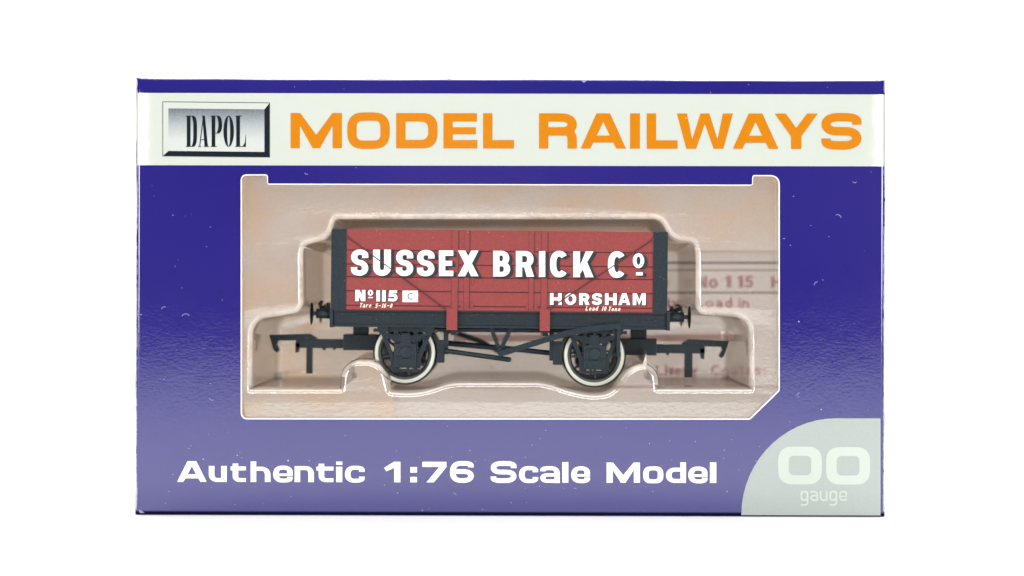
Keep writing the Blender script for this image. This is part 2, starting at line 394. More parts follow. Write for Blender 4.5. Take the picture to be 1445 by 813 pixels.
def sarc(cx,cy,rx,ry,a0,a1,n=22):
    f=lambda v: math.copysign(abs(v)**0.84,v)
    return [(cx+rx*f(math.cos(R(a0+(a1-a0)*i/n))),cy-ry*f(math.sin(R(a0+(a1-a0)*i/n)))) for i in range(n+1)]
def gothic(ch,x0,y0,x1,y1,wx,wy):
    """heavy sign-painter's grotesque, as on the wagon"""
    b=(x0,y0,x1,y1); W,Hh=x1-x0,y1-y0; a,c=wx/2,wy/2; w=wx/W; h=wy/Hh
    l,rr,t,bo=x0+a,x1-a,y0+c,y1-c; my=(y0+y1)/2; xm=(x0+x1)/2
    if ch=='S':
        rr_=min(W,Hh)*.46
        return [stroke(fil([(rr+wx*.02,y0+Hh*.325),(rr,t,rr_),(l,t,rr_),(l,my-Hh*.02,rr_*.8),(rr,my+Hh*.02,rr_*.8),(rr,bo,rr_),(l,bo,rr_),(l-wx*.02,y1-Hh*.325)],0.58,9),wx,wy)]
    if ch=='U': return [stroke([(l,y0)]+arc(xm,y1-c-(W/2-a)*.95,W/2-a,(W/2-a)*.95,180,360,20)+[(rr,y0)],wx,wy)]
    if ch=='E': return [poly(b,[(0,0),(1,0),(1,h),(w,h),(w,.5-h*.46),(.92,.5-h*.46),(.92,.5+h*.46),(w,.5+h*.46),(w,1-h),(1,1-h),(1,1),(0,1)])]
    if ch=='X': return [poly(b,[(0,0),(w*1.1,0),(1,1),(1-w*1.1,1)]),poly(b,[(1-w*1.1,0),(1,0),(w*1.1,1),(0,1)])]
    if ch=='B': return [rect(x0,y0,x0+wx,y1),stroke(fil([(x0+a,t),(rr-W*.05,t,Hh*.24),(rr-W*.05,my-c*.1,Hh*.24),(x0+a,my-c*.1)]),wx,wy),
                        stroke(fil([(x0+a,my+c*.1),(rr,my+c*.1,Hh*.26),(rr,bo,Hh*.26),(x0+a,bo)]),wx,wy)]
    if ch=='R': return [rect(x0,y0,x0+wx,y1),stroke(fil([(x0+a,t),(rr-W*.03,t,Hh*.26),(rr-W*.03,y0+Hh*.54,Hh*.26),(x0+a,y0+Hh*.54)]),wx,wy),
                        poly(b,[(.42,.55),(.42+w*1.02,.5),(1,1),(1-w*1.15,1)])]
    if ch=='P': return [rect(x0,y0,x0+wx,y1),stroke(fil([(x0+a,t),(rr,t,Hh*.26),(rr,y0+Hh*.54,Hh*.26),(x0+a,y0+Hh*.54)]),wx,wy)]
    if ch in 'Il': return [rect(*b)]
    if ch=='1': return [poly(b,[(0,.16),(.45,0),(1,0),(1,1),(.30,1),(.30,.24),(0,.30)])]
    if ch in 'Cc': return [stroke(sarc(xm+W*.02,my,W/2-a,Hh/2-c,42,318,30),wx,wy)]
    if ch in 'Oo0': return [(ell(*b),[ell(x0+wx,y0+wy,x1-wx,y1-wy)])]
    if ch=='K': return [rect(x0,y0,x0+wx,y1),poly(b,[(w*.9,.62),(.62,0),(1,0),(w*.9,.92)]),poly(b,[(.36,.46),(.62,.30),(1,1),(1-w*1.2,1)])]
    if ch=='N': return [rect(x0,y0,x0+wx,y1),rect(x1-wx,y0,x1,y1),poly(b,[(0,0),(w*1.15,0),(1,1),(1-w*1.15,1)])]
    if ch=='H': return [rect(x0,y0,x0+wx,y1),rect(x1-wx,y0,x1,y1),rect(x0+a,my-c,x1-a,my+c)]
    if ch=='A': return [poly(b,[(0,1),(.5-w*.62,0),(.5+w*.62,0),(1,1),(1-w*1.05,1),(.69,.80),(.31,.80),(w*1.05,1)],[[(.5,.30),(.40,.60),(.60,.60)]])]
    if ch=='M': return [poly(b,[(0,0),(w*1.15,0),(.5,.55),(1-w*1.15,0),(1,0),(1,1),(1-w,1),(1-w,.42),(.5,1),(w,.42),(w,1),(0,1)])]
    if ch=='5': return [poly(b,[(.14,0),(.95,0),(.95,h),(.14+w*.8,h),(.14+w*.62,.56),(.04,.56)]),
                        stroke(fil([(x0+W*.08,y0+Hh*.47),(rr,y0+Hh*.40,Hh*.28),(rr,bo,Hh*.28),(x0,bo-Hh*.05)]),wx,wy)]
    if ch=='6': return [(ell(x0,y0+Hh*.38,x1,y1),[ell(x0+wx,y0+Hh*.38+wy,x1-wx,y1-wy)]),stroke([(l,y0+Hh*.7)]+arc(xm+W*.1,y0+Hh*.62,W/2-a+W*.1,Hh*.62-c,175,60,12),wx,wy)]
    if ch=='-': return [rect(x0,my-c,x1,my+c)]
    if ch=='T': return [rect(x0,y0,x1,y0+wy),rect(xm-a,y0+c,xm+a,y1)]
    if ch=='L': return [rect(x0,y0,x0+wx,y1),rect(x0+a,y1-wy,x1,y1)]
    if ch=='a': return [stroke(fil([(x0+a*.5,y0+Hh*.12),(rr,t,Hh*.3),(rr,y1)]),wx,wy),(ell(x0,y0+Hh*.38,x1-a*.6,y1),[ell(x0+wx*.9,y0+Hh*.38+wy*.9,x1-wx,y1-wy*.9)])]
    if ch=='e': return [stroke([(x1-a,my)]+arc(xm,my,W/2-a,Hh/2-c,0,315,28),wx,wy),rect(x0+a,my-c*.7,x1-a*.6,my+c*.7)]
    if ch=='r': return [rect(x0,y0,x0+wx,y1),stroke(fil([(x0+a,y0+Hh*.45),(x0+W*.45,t,Hh*.25),(x1,t+Hh*.04)]),wx,wy)]
    if ch=='n': return [rect(x0,y0,x0+wx,y1),stroke(fil([(x0+a,y0+Hh*.5),(x0+W*.4,t,Hh*.3),(rr,t+Hh*.1,Hh*.3),(rr,y1)]),wx,wy)]
    if ch=='s': return gothic('S',x0,y0,x1,y1,wx*.9,wy*.8)
    if ch=='t': return [rect(xm-a,y0-Hh*.3,xm+a,y1),rect(x0,y0,x1,y0+wy)]
    if ch=='i': return [rect(x0,y0,x1,y1),rect(x0,y0-Hh*.38,x1,y0-Hh*.16)]
    if ch=='d': return [(ell(x0,y0,x1-a*.4,y1),[ell(x0+wx,y0+wy,x1-wx,y1-wy)]),rect(x1-wx,y0-Hh*.5,x1,y1)]
    if ch=='y': return [stroke([(l,y0),(xm,y1)],wx,wy),stroke([(rr,y0),(x0+W*.3,y1+Hh*.4)],wx,wy)]
    if ch=='v': return [stroke([(l,y0),(xm,y1)],wx,wy),stroke([(rr,y0),(xm,y1)],wx,wy)]
    if ch==':': return [rect(x0,y0+Hh*.1,x1,y0+Hh*.35),rect(x0,y1-Hh*.25,x1,y1)]
    return []
def light(ch,x0,y0,x1,y1,w):
    """thin condensed lower case ('gauge')"""
    a=w/2; l,rr,t,bo=x0+a,x1-a,y0+a,y1-a; Hh=y1-y0; r=(x1-x0)*.42
    if ch=='g': return [ring(x0,y0,x1,y1,w,w,r,r*.7),rect(x1-w,y0+r*.3,x1,y1+1.2),stroke(fil([(rr,y1),(rr,y1+Hh*.38,r),(l,y1+Hh*.38,r*.6),(l,y1+Hh*.28)]),w,w)]
    if ch=='a': return [stroke(fil([(l,y0+Hh*.26),(l,t,r),(rr,t,r),(rr,y1)]),w,w),stroke(fil([(rr,y0+Hh*.47),(l,y0+Hh*.47,r),(l,bo,r),(rr,bo)]),w,w)]
    if ch=='u': return [stroke(fil([(l,y0),(l,bo,r),(rr,bo)]),w,w),rect(x1-w,y0,x1,y1)]
    if ch=='e': return [stroke(fil([(rr,y1-Hh*.26),(rr,bo,r),(l,bo,r),(l,t,r),(rr,t,r),(rr,y0+Hh*.55),(l,y0+Hh*.55)]),w,w)]
    return []
def bodoni(ch,x0,y0,x1,y1):
    """condensed fat-face serif of the badge"""
    W,Hh=x1-x0,y1-y0; th=1.0; k=5.2
    if ch=='D': return [rect(x0+1.6,y0,x0+1.6+k,y1),rect(x0,y0,x0+W*.55,y0+th),rect(x0,y1-th,x0+W*.55,y1),
                        stroke(fil([(x0+W*.35,y0+th/2),(x1-k/2,y0+th/2,W*.9),(x1-k/2,y1-th/2,W*.9),(x0+W*.35,y1-th/2)],0.55,12),k,th)]
    if ch=='A': return [poly((x0,y0,x1,y1),[(.38,0),(.62,0),(.90,1),(.60,1)]),poly((x0,y0,x1,y1),[(.42,.08),(.48,.12),(.18,1),(.10,1)]),
                        rect(x0+W*.22,y0+Hh*.76,x0+W*.62,y0+Hh*.76+th),rect(x0,y1-th,x0+W*.30,y1),rect(x0+W*.52,y1-th,x1,y1)]
    if ch=='P': return [rect(x0+1.6,y0,x0+1.6+k,y1),rect(x0,y0,x0+W*.55,y0+th),rect(x0,y1-th,x0+W*.55,y1),
                        stroke(fil([(x0+W*.35,y0+th/2),(x1-k/2,y0+th/2,W*.9),(x1-k/2,y0+Hh*.56,W*.9),(x0+W*.35,y0+Hh*.56)],0.55,12),k,th)]
    if ch=='O': return [(ell(x0,y0,x1,y1,40),[ell(x0+k,y0+th,x1-k,y1-th,40)])]
    if ch=='L': return [rect(x0+1.4,y0,x0+1.4+k,y1),rect(x0,y0,x0+W*.62,y0+th),rect(x0,y1-th,x1-1,y1),poly((x0,y0,x1,y1),[(.98,.60),(1,.60),(1,1),(.68,1),(.90,.86)])]
    return []
def prints(name,pieces,mat,parent,y,fn=F,thick=0.0,origin=(0,0,0),lift=0.0):
    mb=MB()
    for i,(o,hs,*st) in enumerate(pieces):
        yy=y-(i%3)*0.09
        co=[fn(p[0],p[1],y) for p in o]; ch=[[fn(p[0],p[1],y) for p in h] for h in hs]
        if st:
            if thick>0: mb.raised(co,yy,yy+thick)
            else: mb.ribbon(co,yy)
        elif thick>0: mb.slab(co,yy,yy+thick,ch)
        else: mb.flat(co,ch,yy)
    return mb.build(name,mat,parent,origin=origin)

# ------------------------------------------------------------------ the setting: white paper sweep
mb=MB()
prof=[(-5000,0),(-2000,0),(0,0),(1600,0)]+[(1600+900*math.sin(R(a)),900-900*math.cos(R(a))) for a in range(10,91,10)]+[(2500,3200)]
xs=[-4200,-1500,0,1500,4200]
vs=[(x,y,z) for y,z in prof for x in xs]; n=len(xs)
fs=[(i*n+j,i*n+j+1,(i+1)*n+j+1,(i+1)*n+j) for i in range(len(prof)-1) for j in range(n-1)]
mb.add(vs,fs,0,True)
struct(mb.build('ground',M['floor']))

# ------------------------------------------------------------------ the carton
DEPTH=300.0
cr=empty('window_box',(F(720,728)[0],0,0))
tag(cr,'glossy blue card box with white banner and die-cut window, upright on white ground','box')
CO=(F(720,728)[0],0,0)
xl,_=F(191.8,420,7.5); xr,_=F(1248.6,420,7.5); _,zt=F(720,110.8)
EX,ET,EB,RY=6.5,3.5,6.0,7.5           # reach of the rolled folds left/right, top, bottom; how deep they roll
fx0,fx1,fz0,fz1=xl+EX,xr-EX,EB+0.6,zt-ET
def wpt(px,py,r=0): x,z=F(px,py); return (x,z,r)
win=filc([wpt(341,247.5,7),wpt(376.5,247.5,2),wpt(377,260.5,3),wpt(1062.5,262,3),wpt(1063,248.5,2),wpt(1099,248.5,12),wpt(1099,551,2.5),wpt(1058,591,2.5),wpt(341,590.5,8)])
def offset(loop,d):
    """move a closed (x,z) loop along its normals; d>0 = to the left of travel"""
    n=len(loop); out=[]
    for i in range(n):
        a,p,b=loop[i-1],loop[i],loop[(i+1)%n]
        e1=(p[0]-a[0],p[1]-a[1]); e2=(b[0]-p[0],b[1]-p[1]); l1=math.hypot(*e1) or 1; l2=math.hypot(*e2) or 1
        n1=(-e1[1]/l1,e1[0]/l1); n2=(-e2[1]/l2,e2[0]/l2); m=(n1[0]+n2[0],n1[1]+n2[1]); q=m[0]*n1[0]+m[1]*n1[1]
        q=max(q,0.35); out.append((p[0]+m[0]/q*d,p[1]+m[1]/q*d))
    return out
def area(l): return sum(l[i][0]*l[(i+1)%len(l)][1]-l[(i+1)%len(l)][0]*l[i][1] for i in range(len(l)))/2
if area(win)>0: win=win[::-1]
wing=offset(win,1.35) if area(offset(win,1.35))<area(win) else offset(win,-1.35)     # grown by the bare cut edge
flatrect=[]
NXs=40
flatrect=[(fx0+(fx1-fx0)*i/NXs,fz0) for i in range(NXs)]+[(fx1,fz0+(fz1-fz0)*i/24) for i in range(24)]+[(fx1-(fx1-fx0)*i/NXs,fz1) for i in range(NXs)]+[(fx0,fz1-(fz1-fz0)*i/24) for i in range(24)]
mb=MB()
mb.flat(flatrect,[wing],0.0)
b2=MB(); b2.flat(flatrect,[win],4.0); mb.add(b2.v,[tuple(reversed(f)) for f in b2.f],1)
def exp(p,th):
    s=math.sin(th); x,z=p
    x2=x-EX*s if abs(x-fx0)<1e-6 else x+EX*s if abs(x-fx1)<1e-6 else x
    z2=z-EB*s if abs(z-fz0)<1e-6 else z+ET*s if abs(z-fz1)<1e-6 else z
    wob=0.7*math.sin(x*0.011+1)+0.45*math.sin(x*0.043) if abs(z-fz1)<1e-6 else 0
    wob2=0.6*math.sin(z*0.017+x)+0.4*math.sin(z*0.06) if abs(x-fx0)<1e-6 or abs(x-fx1)<1e-6 else 0
    return (x2+wob2*s,RY*(1-math.cos(th)),z2+wob*s)
ths=[R(a) for a in (0,10,20,30,42,54,66,78,90)]
rv=[exp(p,t) for t in ths for p in flatrect]; n=len(flatrect)
mb.add(rv,[(i*n+k,(i+1)*n+k,(i+1)*n+(k+1)%n,i*n+(k+1)%n) for i in range(len(ths)-1) for k in range(n)],0,True)
# rubs, nicks and lint on the print, kept in the panel's own mesh
rg=random.Random(11)
def speck_ok(px,py): return 200<px<1240 and 115<py<720 and not(126<py<240) and not(334<px<1106 and 242<py<598)
k=0
while k<85:
    px,py=rg.uniform(200,1240),rg.uniform(114,718)
    if not speck_ok(px,py): continue
    r_=rg.choice([.35,.4,.45,.55,.7]); a0=rg.uniform(0,6); st_=rg.uniform(1,2.2)
    mb.flat([F(px+r_*st_*math.cos(a0+t*math.pi/3)*rg.uniform(.7,1.2),py+r_*math.sin(a0+t*math.pi/3)*rg.uniform(.7,1.2)) for t in range(6)],(),-0.12,2); k+=1
for px,py,r_,a0,a1 in ((262,449,6,30,150),(232,437,4,60,170),(1182,308,5,10,120),(811,692,3,40,120),(433,243,3,200,300),(1206,255,3,200,330),(1153,402,4,80,190),(640,700,4,20,100),(300,560,5,200,280),(1130,560,6,100,170)):
    arc_=[(px+r_*math.cos(R(a0+(a1-a0)*t/8)),py-r_*math.sin(R(a0+(a1-a0)*t/8))) for t in range(9)]
    mb.ribbon([F(*q_) for q_ in stroke(arc_,.8,.8)[0]],-0.15,2)
for pts_ in ([(819,112.6),(823,111.9),(828,112.8),(826.5,115.4),(824,116.6),(821.5,115.2)],[(632,111.6),(637,111.2),(635,113.6),(633,113.2)],[(196,719),(201,721.4),(204,724),(197,724)],[(1236,722.6),(1241,719.5),(1241,724.2)]):
    mb.flat([F(*q_) for q_ in pts_],(),-0.13,2)
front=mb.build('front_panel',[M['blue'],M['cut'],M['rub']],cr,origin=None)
def under(o,p=None):
    """parent while the mesh keeps world coordinates"""
    return o
front.location=(-CO[0]*S,0,0)
# bare cut edge round the window: a narrow chamfer and the thickness of the card
mb=MB()
n=len(win)
vs=[(p[0],0.0,p[1]) for p in wing]+[(p[0],0.9,p[1]) for p in win]+[(p[0],4.0,p[1]) for p in win]
fs=[(i,(i+1)%n,(i+1)%n+n,i+n) for i in range(n)]+[(i+n,(i+1)%n+n,(i+1)%n+2*n,i+2*n) for i in range(n)]
mb.add(vs,fs)
mb.build('window_edge',M['cut'],front)
# other panels (thin card, printed outside, raw inside)
def panel(name,x0,x1,y0,y1,z0,z1,inside):
    mb=MB(); mb.box(x0,x1,y0,y1,z0,z1)
    mb.m[['bottom','top','front','right','back','left'].index(inside)]=1
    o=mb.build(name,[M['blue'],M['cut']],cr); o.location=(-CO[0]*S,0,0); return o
X0,X1=xl,xr
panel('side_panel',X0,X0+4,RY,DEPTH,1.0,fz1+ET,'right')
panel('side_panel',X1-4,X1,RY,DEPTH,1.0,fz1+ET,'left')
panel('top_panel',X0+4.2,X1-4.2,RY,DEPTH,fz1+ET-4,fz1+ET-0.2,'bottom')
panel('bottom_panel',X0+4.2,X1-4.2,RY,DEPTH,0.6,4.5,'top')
# unseen opening added in the back, to let backdrop light through the papers
bx0,bx1,bz0,bz1=X0+4.2,X1-4.2,4.7,fz1+ET-4.2
mb=MB(); mb.slab([(bx0,bz0),(bx1,bz0),(bx1,bz1),(bx0,bz1)],DEPTH-5,DEPTH-0.5,[[(bx0+70,bz0+40),(bx0+70,bz1-70),(bx1-70,bz1-70),(bx1-70,bz0+40)]])
o=mb.build('back_panel',M['cut'],cr); o.location=(-CO[0]*S,0,0)

# banner: follows the rolled folds left and right
mb=MB()
def strip(x0f,x1f,za,zb,d,wl=True,wr=True):
    prof=[]
    if wl: prof+=[(fx0-(EX+d)*math.sin(t),RY-(RY+d)*math.cos(t)) for t in [R(a) for a in (80,70,60,48,36,24,12)]]
    prof+=[(x0f+(x1f-x0f)*i/30,-d) for i in range(31)]
    if wr: prof+=[(fx1+(EX+d)*math.sin(t),RY-(RY+d)*math.cos(t)) for t in [R(a) for a in (12,24,36,48)]]
    return prof
pr=strip(fx0,fx1,0,0,0.3)
zlo=lambda x: F(722+x,233.2+ (x+530)/1054*1.6)[1]; zhi=lambda x: F(722+x,131.2+(x+530)/1054*2.2)[1]
vs=[(x,y,zlo(x)) for x,y in pr]+[(x,y,zhi(x)) for x,y in pr]; n=len(pr)
mb.add(vs,[(i,i+1,i+1+n,i+n) for i in range(n-1)],0,True)
banner=mb.build('banner',M['band'],cr); banner.location=(-CO[0]*S,0,0)
tb=[]
def title(ch,x0,x1):
    q=lambda x:(x-410)/806
    tb.extend(ext(ch,x0,159.6+q(x0)*0.9-(0.9 if ch in 'OS' else 0),x1,209.2+q(x0)*1.2+(0.9 if ch in 'OS' else 0),13.2,11.8))
for ch,a,b_ in [('M',410,482.5),('O',490,550),('D',559,617.4),('E',625.7,673.6),('L',681.7,725.3),('R',760.6,814),('A',819.3,883.3),('I',889,903),('L',912.6,956),('W',955,1034.3),('A',1034,1098.4),('Y',1093,1154),('S',1159,1215.6)]: title(ch,a,b_)
cut=lambda P,xs:[[p for p in P if a<=sum(q[0] for q in p[0])/len(p[0])<b_] for a,b_ in zip([0]+xs,xs+[2000])]
for wd in cut(tb,[742]): prints('title_lettering',wd,M['orange'],banner,-0.6)
# badge: outlined plaque with a printed bevel
def quad(*p): return ([tuple(q) for q in p],[])
def rot(pts): return [(x,y+(x-230)/150*1.6) for x,y in pts]
o4=rot([(230.3,144.3),(380.3,144.3),(380.3,220.0),(230.3,220.0)]); i4=rot([(237.8,153.0),(373.2,153.0),(373.2,213.0),(237.8,213.0)])
m,nt,N,L,out=nodes('badge_silver_ink')
b=N('ShaderNodeBsdfPrincipled'); tc=N('ShaderNodeTexCoord'); sp=N('ShaderNodeSeparateXYZ'); L(tc.outputs['Object'],sp.inputs[0])
zz=math_(N,L,'DIVIDE',math_(N,L,'SUBTRACT',math_(N,L,'DIVIDE',sp.outputs['Z'],S),F(300,213)[1]),60.0)
zz=math_(N,L,'ADD',zz,math_(N,L,'MULTIPLY',math_(N,L,'SUBTRACT',noise(N,L,coords(N,L,1.6),2),0.5),0.25))
L(ramp(N,L,zz,[(0.25,(0.54,0.57,0.53)),(0.62,(0.36,0.40,0.41)),(1.0,(0.13,0.15,0.17))]),b.inputs['Base Color'])
b.inputs['Roughness'].default_value=0.15; b.inputs['Coat Weight'].default_value=1.0; L(b.outputs[0],out.inputs['Surface']); M['badge']=m
mb=MB()
def fp(poly_,y,mi): mb.flat([F(*p) for p in poly_],(),y,mi)
fp([(o4[0][0]-1.1,o4[0][1]-1.1),(o4[1][0]+.8,o4[1][1]-1.1),(o4[2][0]+.8,o4[2][1]+.8),(o4[3][0]-1.1,o4[3][1]+.8)],-0.5,0)
fp([o4[0],o4[1],i4[1],i4[0]],-0.7,1); fp([o4[0],i4[0],i4[3],o4[3]],-0.7,1)
fp([o4[1],o4[2],i4[2],i4[1]],-0.7,2); fp([o4[3],i4[3],i4[2],o4[2]],-0.7,2)
fp(i4,-0.8,3)
mb.build('badge',[M['line_ink'],M['band'],M['black_ink'],M['badge']],banner)
db=[]
for ch,a,b_ in [('D',262,278),('A',279.5,295),('P',297,313.4),('O',315.3,330),('L',332,347)]: db+=bodoni(ch,a,163.3,b_,207.3)
prints('badge_lettering',db,M['black_ink'],banner,-1.1)

# slogan along the foot
sb=[]
def low(ch,x0,x1):
    top={'A':651,'h':651,'d':651,'l':651,'i':651,'1':651,'7':651,'6':650.5,'S':650.5,'M':651.5,'t':654,':':658.5}.get(ch,657.5)
    q=(x0-250)/760*1.6
    rd=0.6 if ch in 'eocaS6' else 0
    sb.extend(ext(ch,x0,top+q-rd,x1,680+q+rd,(7.9 if ch not in 'Ml1' else 8.6),6.5 if ch in 'SM76' else 5.5))
for ch,a,b_ in [('A',250,291.5),('u',294.7,320),('t',325.5,347),('h',353.7,381.7),('e',385.5,413),('n',415.7,443),('t',446.5,470.5),('i',474.4,483),('c',486.8,514.6),
    ('1',542,565),(':',579,588.4),('7',596,630),('6',635,668.6),('S',692.5,728.8),('c',732.5,759.5),('a',762.3,790),('l',793.4,802),('e',806,832.6),('M',856,903),('o',907.6,936),('d',939.8,968),('e',971.3,998.3),('l',1001.8,1010.8)]: low(ch,a,b_)
for wd in cut(sb,[528,680,844]): prints('slogan_lettering',wd,M['white_ink'],front,-0.4)

# silver quarter panel bottom right
pts=[(1242.5,590.5),(1180,590.3)]+[(1180-134*math.sin(R(a)),727-136.7*math.cos(R(a))) for a in range(6,91,6)]+[(1046,727.0),(1242.5,728.0)]
mb=MB()
flat_=[F(*p) for p in pts]
flat_=[(x,max(z,fz0-EB*0.7)) for x,z in flat_]
mb.flat(flat_,(),-0.3)
gc=mb.build('gauge_corner',M['silver'],cr); gc.location=(-CO[0]*S,0,0)
prints('gauge_numerals',[ring(1098,630.3,1159.8,683.6,15.2,13.0,19,7),ring(1165.6,630.8,1227.8,684,15.2,13.0,19,7)],M['mint'],gc,-0.6)
gb=[]
for ch,a in (('g',1129.5),('a',1143.3),('u',1156.6),('g',1170.2),('e',1184)): gb+=light(ch,a,692.5,a+11.2,707,2.5)
prints('gauge_lettering',gb,M['mint'],gc,-0.6)

# ------------------------------------------------------------------ clear formed tray
TY=14.0
tray=empty('blister_tray',(F(720,590,TY)[0],TY,F(720,600,TY)[1]))
tag(tray,'clear moulded plastic tray behind the box window, hollowed to the wagon outline','tray')
def tp(px,py,r=0): x,z=F(px,py,TY); return (x,z,r)
cav=filc([tp(466,300,12),tp(937,300,14),tp(955,333,9),tp(984,334,11),tp(991,352,8),tp(991,436,6),tp(1066,440,28),tp(1067,556,6),
          tp(922,556,5),tp(920,523,14),tp(896,522,14),tp(868,561,14),tp(838,566,14),tp(805,560,12),tp(768,547,12),tp(637,547,12),tp(602,559,12),tp(573,562,12),tp(544,559,8),
          tp(534,517,17),tp(491,516,17),tp(487,556,5),tp(346.5,556,6),tp(347.5,444,26),tp(419,433,8),tp(418,352,8),tp(424,338,9),tp(457,330,7)],0.55,6)
# resample evenly
def resample(l,step):
    out=[]; n=len(l)
    for i in range(n):
        a,b=l[i],l[(i+1)%n]; d=math.hypot(b[0]-a[0],b[1]-a[1]); k=max(1,int(d/step))
        for j in range(k): out.append((a[0]+(b[0]-a[0])*j/k,a[1]+(b[1]-a[1])*j/k))
    return out
cav=resample(cav,7.0)
if area(cav)<0: cav=cav[::-1]      # counter-clockwise: offset to the left = inwards
lean=0.0115; zref=F(720,590,TY)[1]
ty=lambda x,z,y: y+max(0,(z-zref))*lean*max(0.0,1-(y-TY)/60.0)
outer=[F(p[0],p[1],TY) for p in [(300,222),(1140,222),(1140,612),(300,612)]]
outer=resample(outer,40)
mb=MB(); t2=MB()
t2.flat(outer,[cav],TY); mb.add([(x,ty(x,z,y),z) for x,y,z in t2.v],t2.f,0,True)
rings=[]
SR=9.5
for a in (0,15,30,45,60,75,90): rings.append((SR*(1-math.cos(R(a))) if False else SR*math.sin(R(a)),TY+SR*1.3*(1-math.cos(R(a)))))
BK=262.0
for f_ in (0.15,0.3,0.5,0.7,0.85,1.0): rings.append((SR+1.2*f_,TY+SR*1.3+(BK-8-TY-SR*1.3)*f_))
last=rings[-1]
for a in (30,60,90): rings.append((last[0]+8*(1-math.cos(R(a))),last[1]+8*math.sin(R(a))))
vs=[]; n=len(cav); base0=len(mb.v)
for d,y in rings:
    vs+=[(x,ty(x,z,y),z-(9.5*max(0,(y-24)/238)*min(1,max(0,(z-F(720,352)[1])/18)))) for x,z in offset(cav,d)]   # the roof of the hollow slopes down to the back
for a_,b_,mi in ((0,1,0),(1,4,1),(4,len(rings)-1,0)):
    mb.add(vs if a_==0 else [],[],mi)
    for i in range(a_,b_):
        for k in range(n):
            mb.f.append(tuple(q+base0 for q in (i*n+k,i*n+(k+1)%n,(i+1)*n+(k+1)%n,(i+1)*n+k))); mb.m.append(mi if vs[i*n+k][2]>F(720,540)[1] else 0); mb.sm.append(True)
t3=MB(); t3.flat([(p[0],p[2]) for p in vs[-n:]],(),rings[-1][1]); mb.add(t3.v,t3.f,0,True)
# weld so that shading runs on round the shoulder
def weld(o,d=0.01):
    bm=bmesh.new(); bm.from_mesh(o.data); bmesh.ops.remove_doubles(bm,verts=bm.verts,dist=d*S); bm.to_mesh(o.data); bm.free()
to=mb.build('formed_shell',[M['film'],M['shoulder_glint']],tray)
to.location=(-tray.location.x,-tray.location.y,-tray.location.z)
weld(to)
# rim turned back round the tray
mb=MB()
vs=[(x,ty(x,z,TY),z) for x,z in outer]+[(x,ty(x,z,TY)+70,z) for x,z in outer]; n=len(outer)
mb.add(vs,[(i,i+n,(i+1)%n+n,(i+1)%n) for i in range(n)],0)
o=mb.build('tray_rim',M['film'],tray); o.location=to.location

# ------------------------------------------------------------------ printed leaflet behind the tray
LY=272.0
leaf=empty('paper_leaflet',(F(840,590,LY)[0],LY,4.8))
tag(leaf,'cream paper leaflet with red print and black rules behind the right of the tray','leaflet')
mb=MB()
lx0,lz1=F(556,352,LY); lx1,_=F(1124,352,LY)
vs=[];nx=24
for z in (5.0,60,lz1):
    for i in range(nx+1):
        x=lx0+(lx1-lx0)*i/nx; vs.append((x,LY+1.5*math.sin(i*0.4),z))
mb.add(vs,[(j*(nx+1)+i,j*(nx+1)+i+1,(j+1)*(nx+1)+i+1,(j+1)*(nx+1)+i) for j in range(2) for i in range(nx)],0,True)
LO=tuple(-c for c in leaf.location)
sheet=mb.build('sheet',M['paper'],leaf); sheet.location=LO
def lp(name,pcs,mat): o=prints(name,pcs,mat,leaf,LY-2.2); o.location=LO; return o
lp('ruled_line',[rect(560,369.6,1110,372.4)],M['black_print'])
lp('ruled_line',[rect(560,380.5,1110,382.0)],M['black_print'])
lp('ruled_line',[rect(560,412.0,1110,414.2)],M['black_print'])
rp=[]
for ch,a,b_,t_,q_ in [('o',931,944,393,407),('N',984,998,389,406),('o',1000,1013,393,407),('1',1023,1032,389,406),('1',1040,1049,389,406),('5',1051,1063,389,406),('H',1088,1104,390,406)]: rp+=gothic(ch,a,t_,b_,q_,4.6,3.6)
for ch,a,b_,t_,q_ in [('B',936,946,420,434),('y',948,958,424,434),('L',984,993,420,434),('o',995,1007,424,434),('a',1010,1020,424,434),('d',1023,1033,424,434),('i',1042,1045,424,434),('n',1047,1057,424,434)]: rp+=gothic(ch,a,t_,b_,q_,3.2,2.8)
for ch,a,b_,t_,q_ in [('L',925,935,515,530),('i',938,942,519,530),('v',943.5,951,519,530),('e',952,962,519,530),('r',964,972,519,530),('y',975,985,519,530),('C',1003,1016,515,530),('o',1018,1029,519,530),('a',1031,1041,519,530),('t',1043,1051,519,530),('e',1053,1063,519,530),('s',1065,1074,519,530),(':',1077,1080,519,530)]: rp+=gothic(ch,a,t_,b_,q_,3.4,2.8)
rows=[[p for p in rp if a<=sum(q[1] for q in p[0])/len(p[0])<b_] for a,b_ in ((380,412),(412,440),(500,540))]
for row,xs_ in zip(rows,([975,1018,1075],[970],[990])):
    for wd in cut(row,xs_): lp('red_lettering',wd,M['red_print'])
for rc in (rect(640,472,1040,482),rect(560,544,1114,548)): lp('pink_stripe',[rc],M['pink_tint'])  # upper stripe paints a pinkish reflection in the tray; lower one is blurred print

# tan card added to pass the back light, cut away where the leaflet stands
IY=276.0
ins=empty('added_tan_card',(F(470,600,IY)[0],IY,4.8))
tag(ins,'tan card added behind the clear tray to pass the back light, showing left of and above the leaflet','card')
ix0,ix1=X0+12,X1-12; izt=fz1+ET-8
lxa,lza=F(559,355,IY); lxb,_=F(1114,352,IY)
mb=MB(); mb.flat([(ix0,4.8),(lxa,4.8),(lxa,lza),(lxb,lza),(lxb,4.8),(ix1,4.8),(ix1,izt),(ix0,izt)],(),IY)
o=mb.build('added_card_sheet',M['raw'],ins); o.location=tuple(-c for c in ins.location)
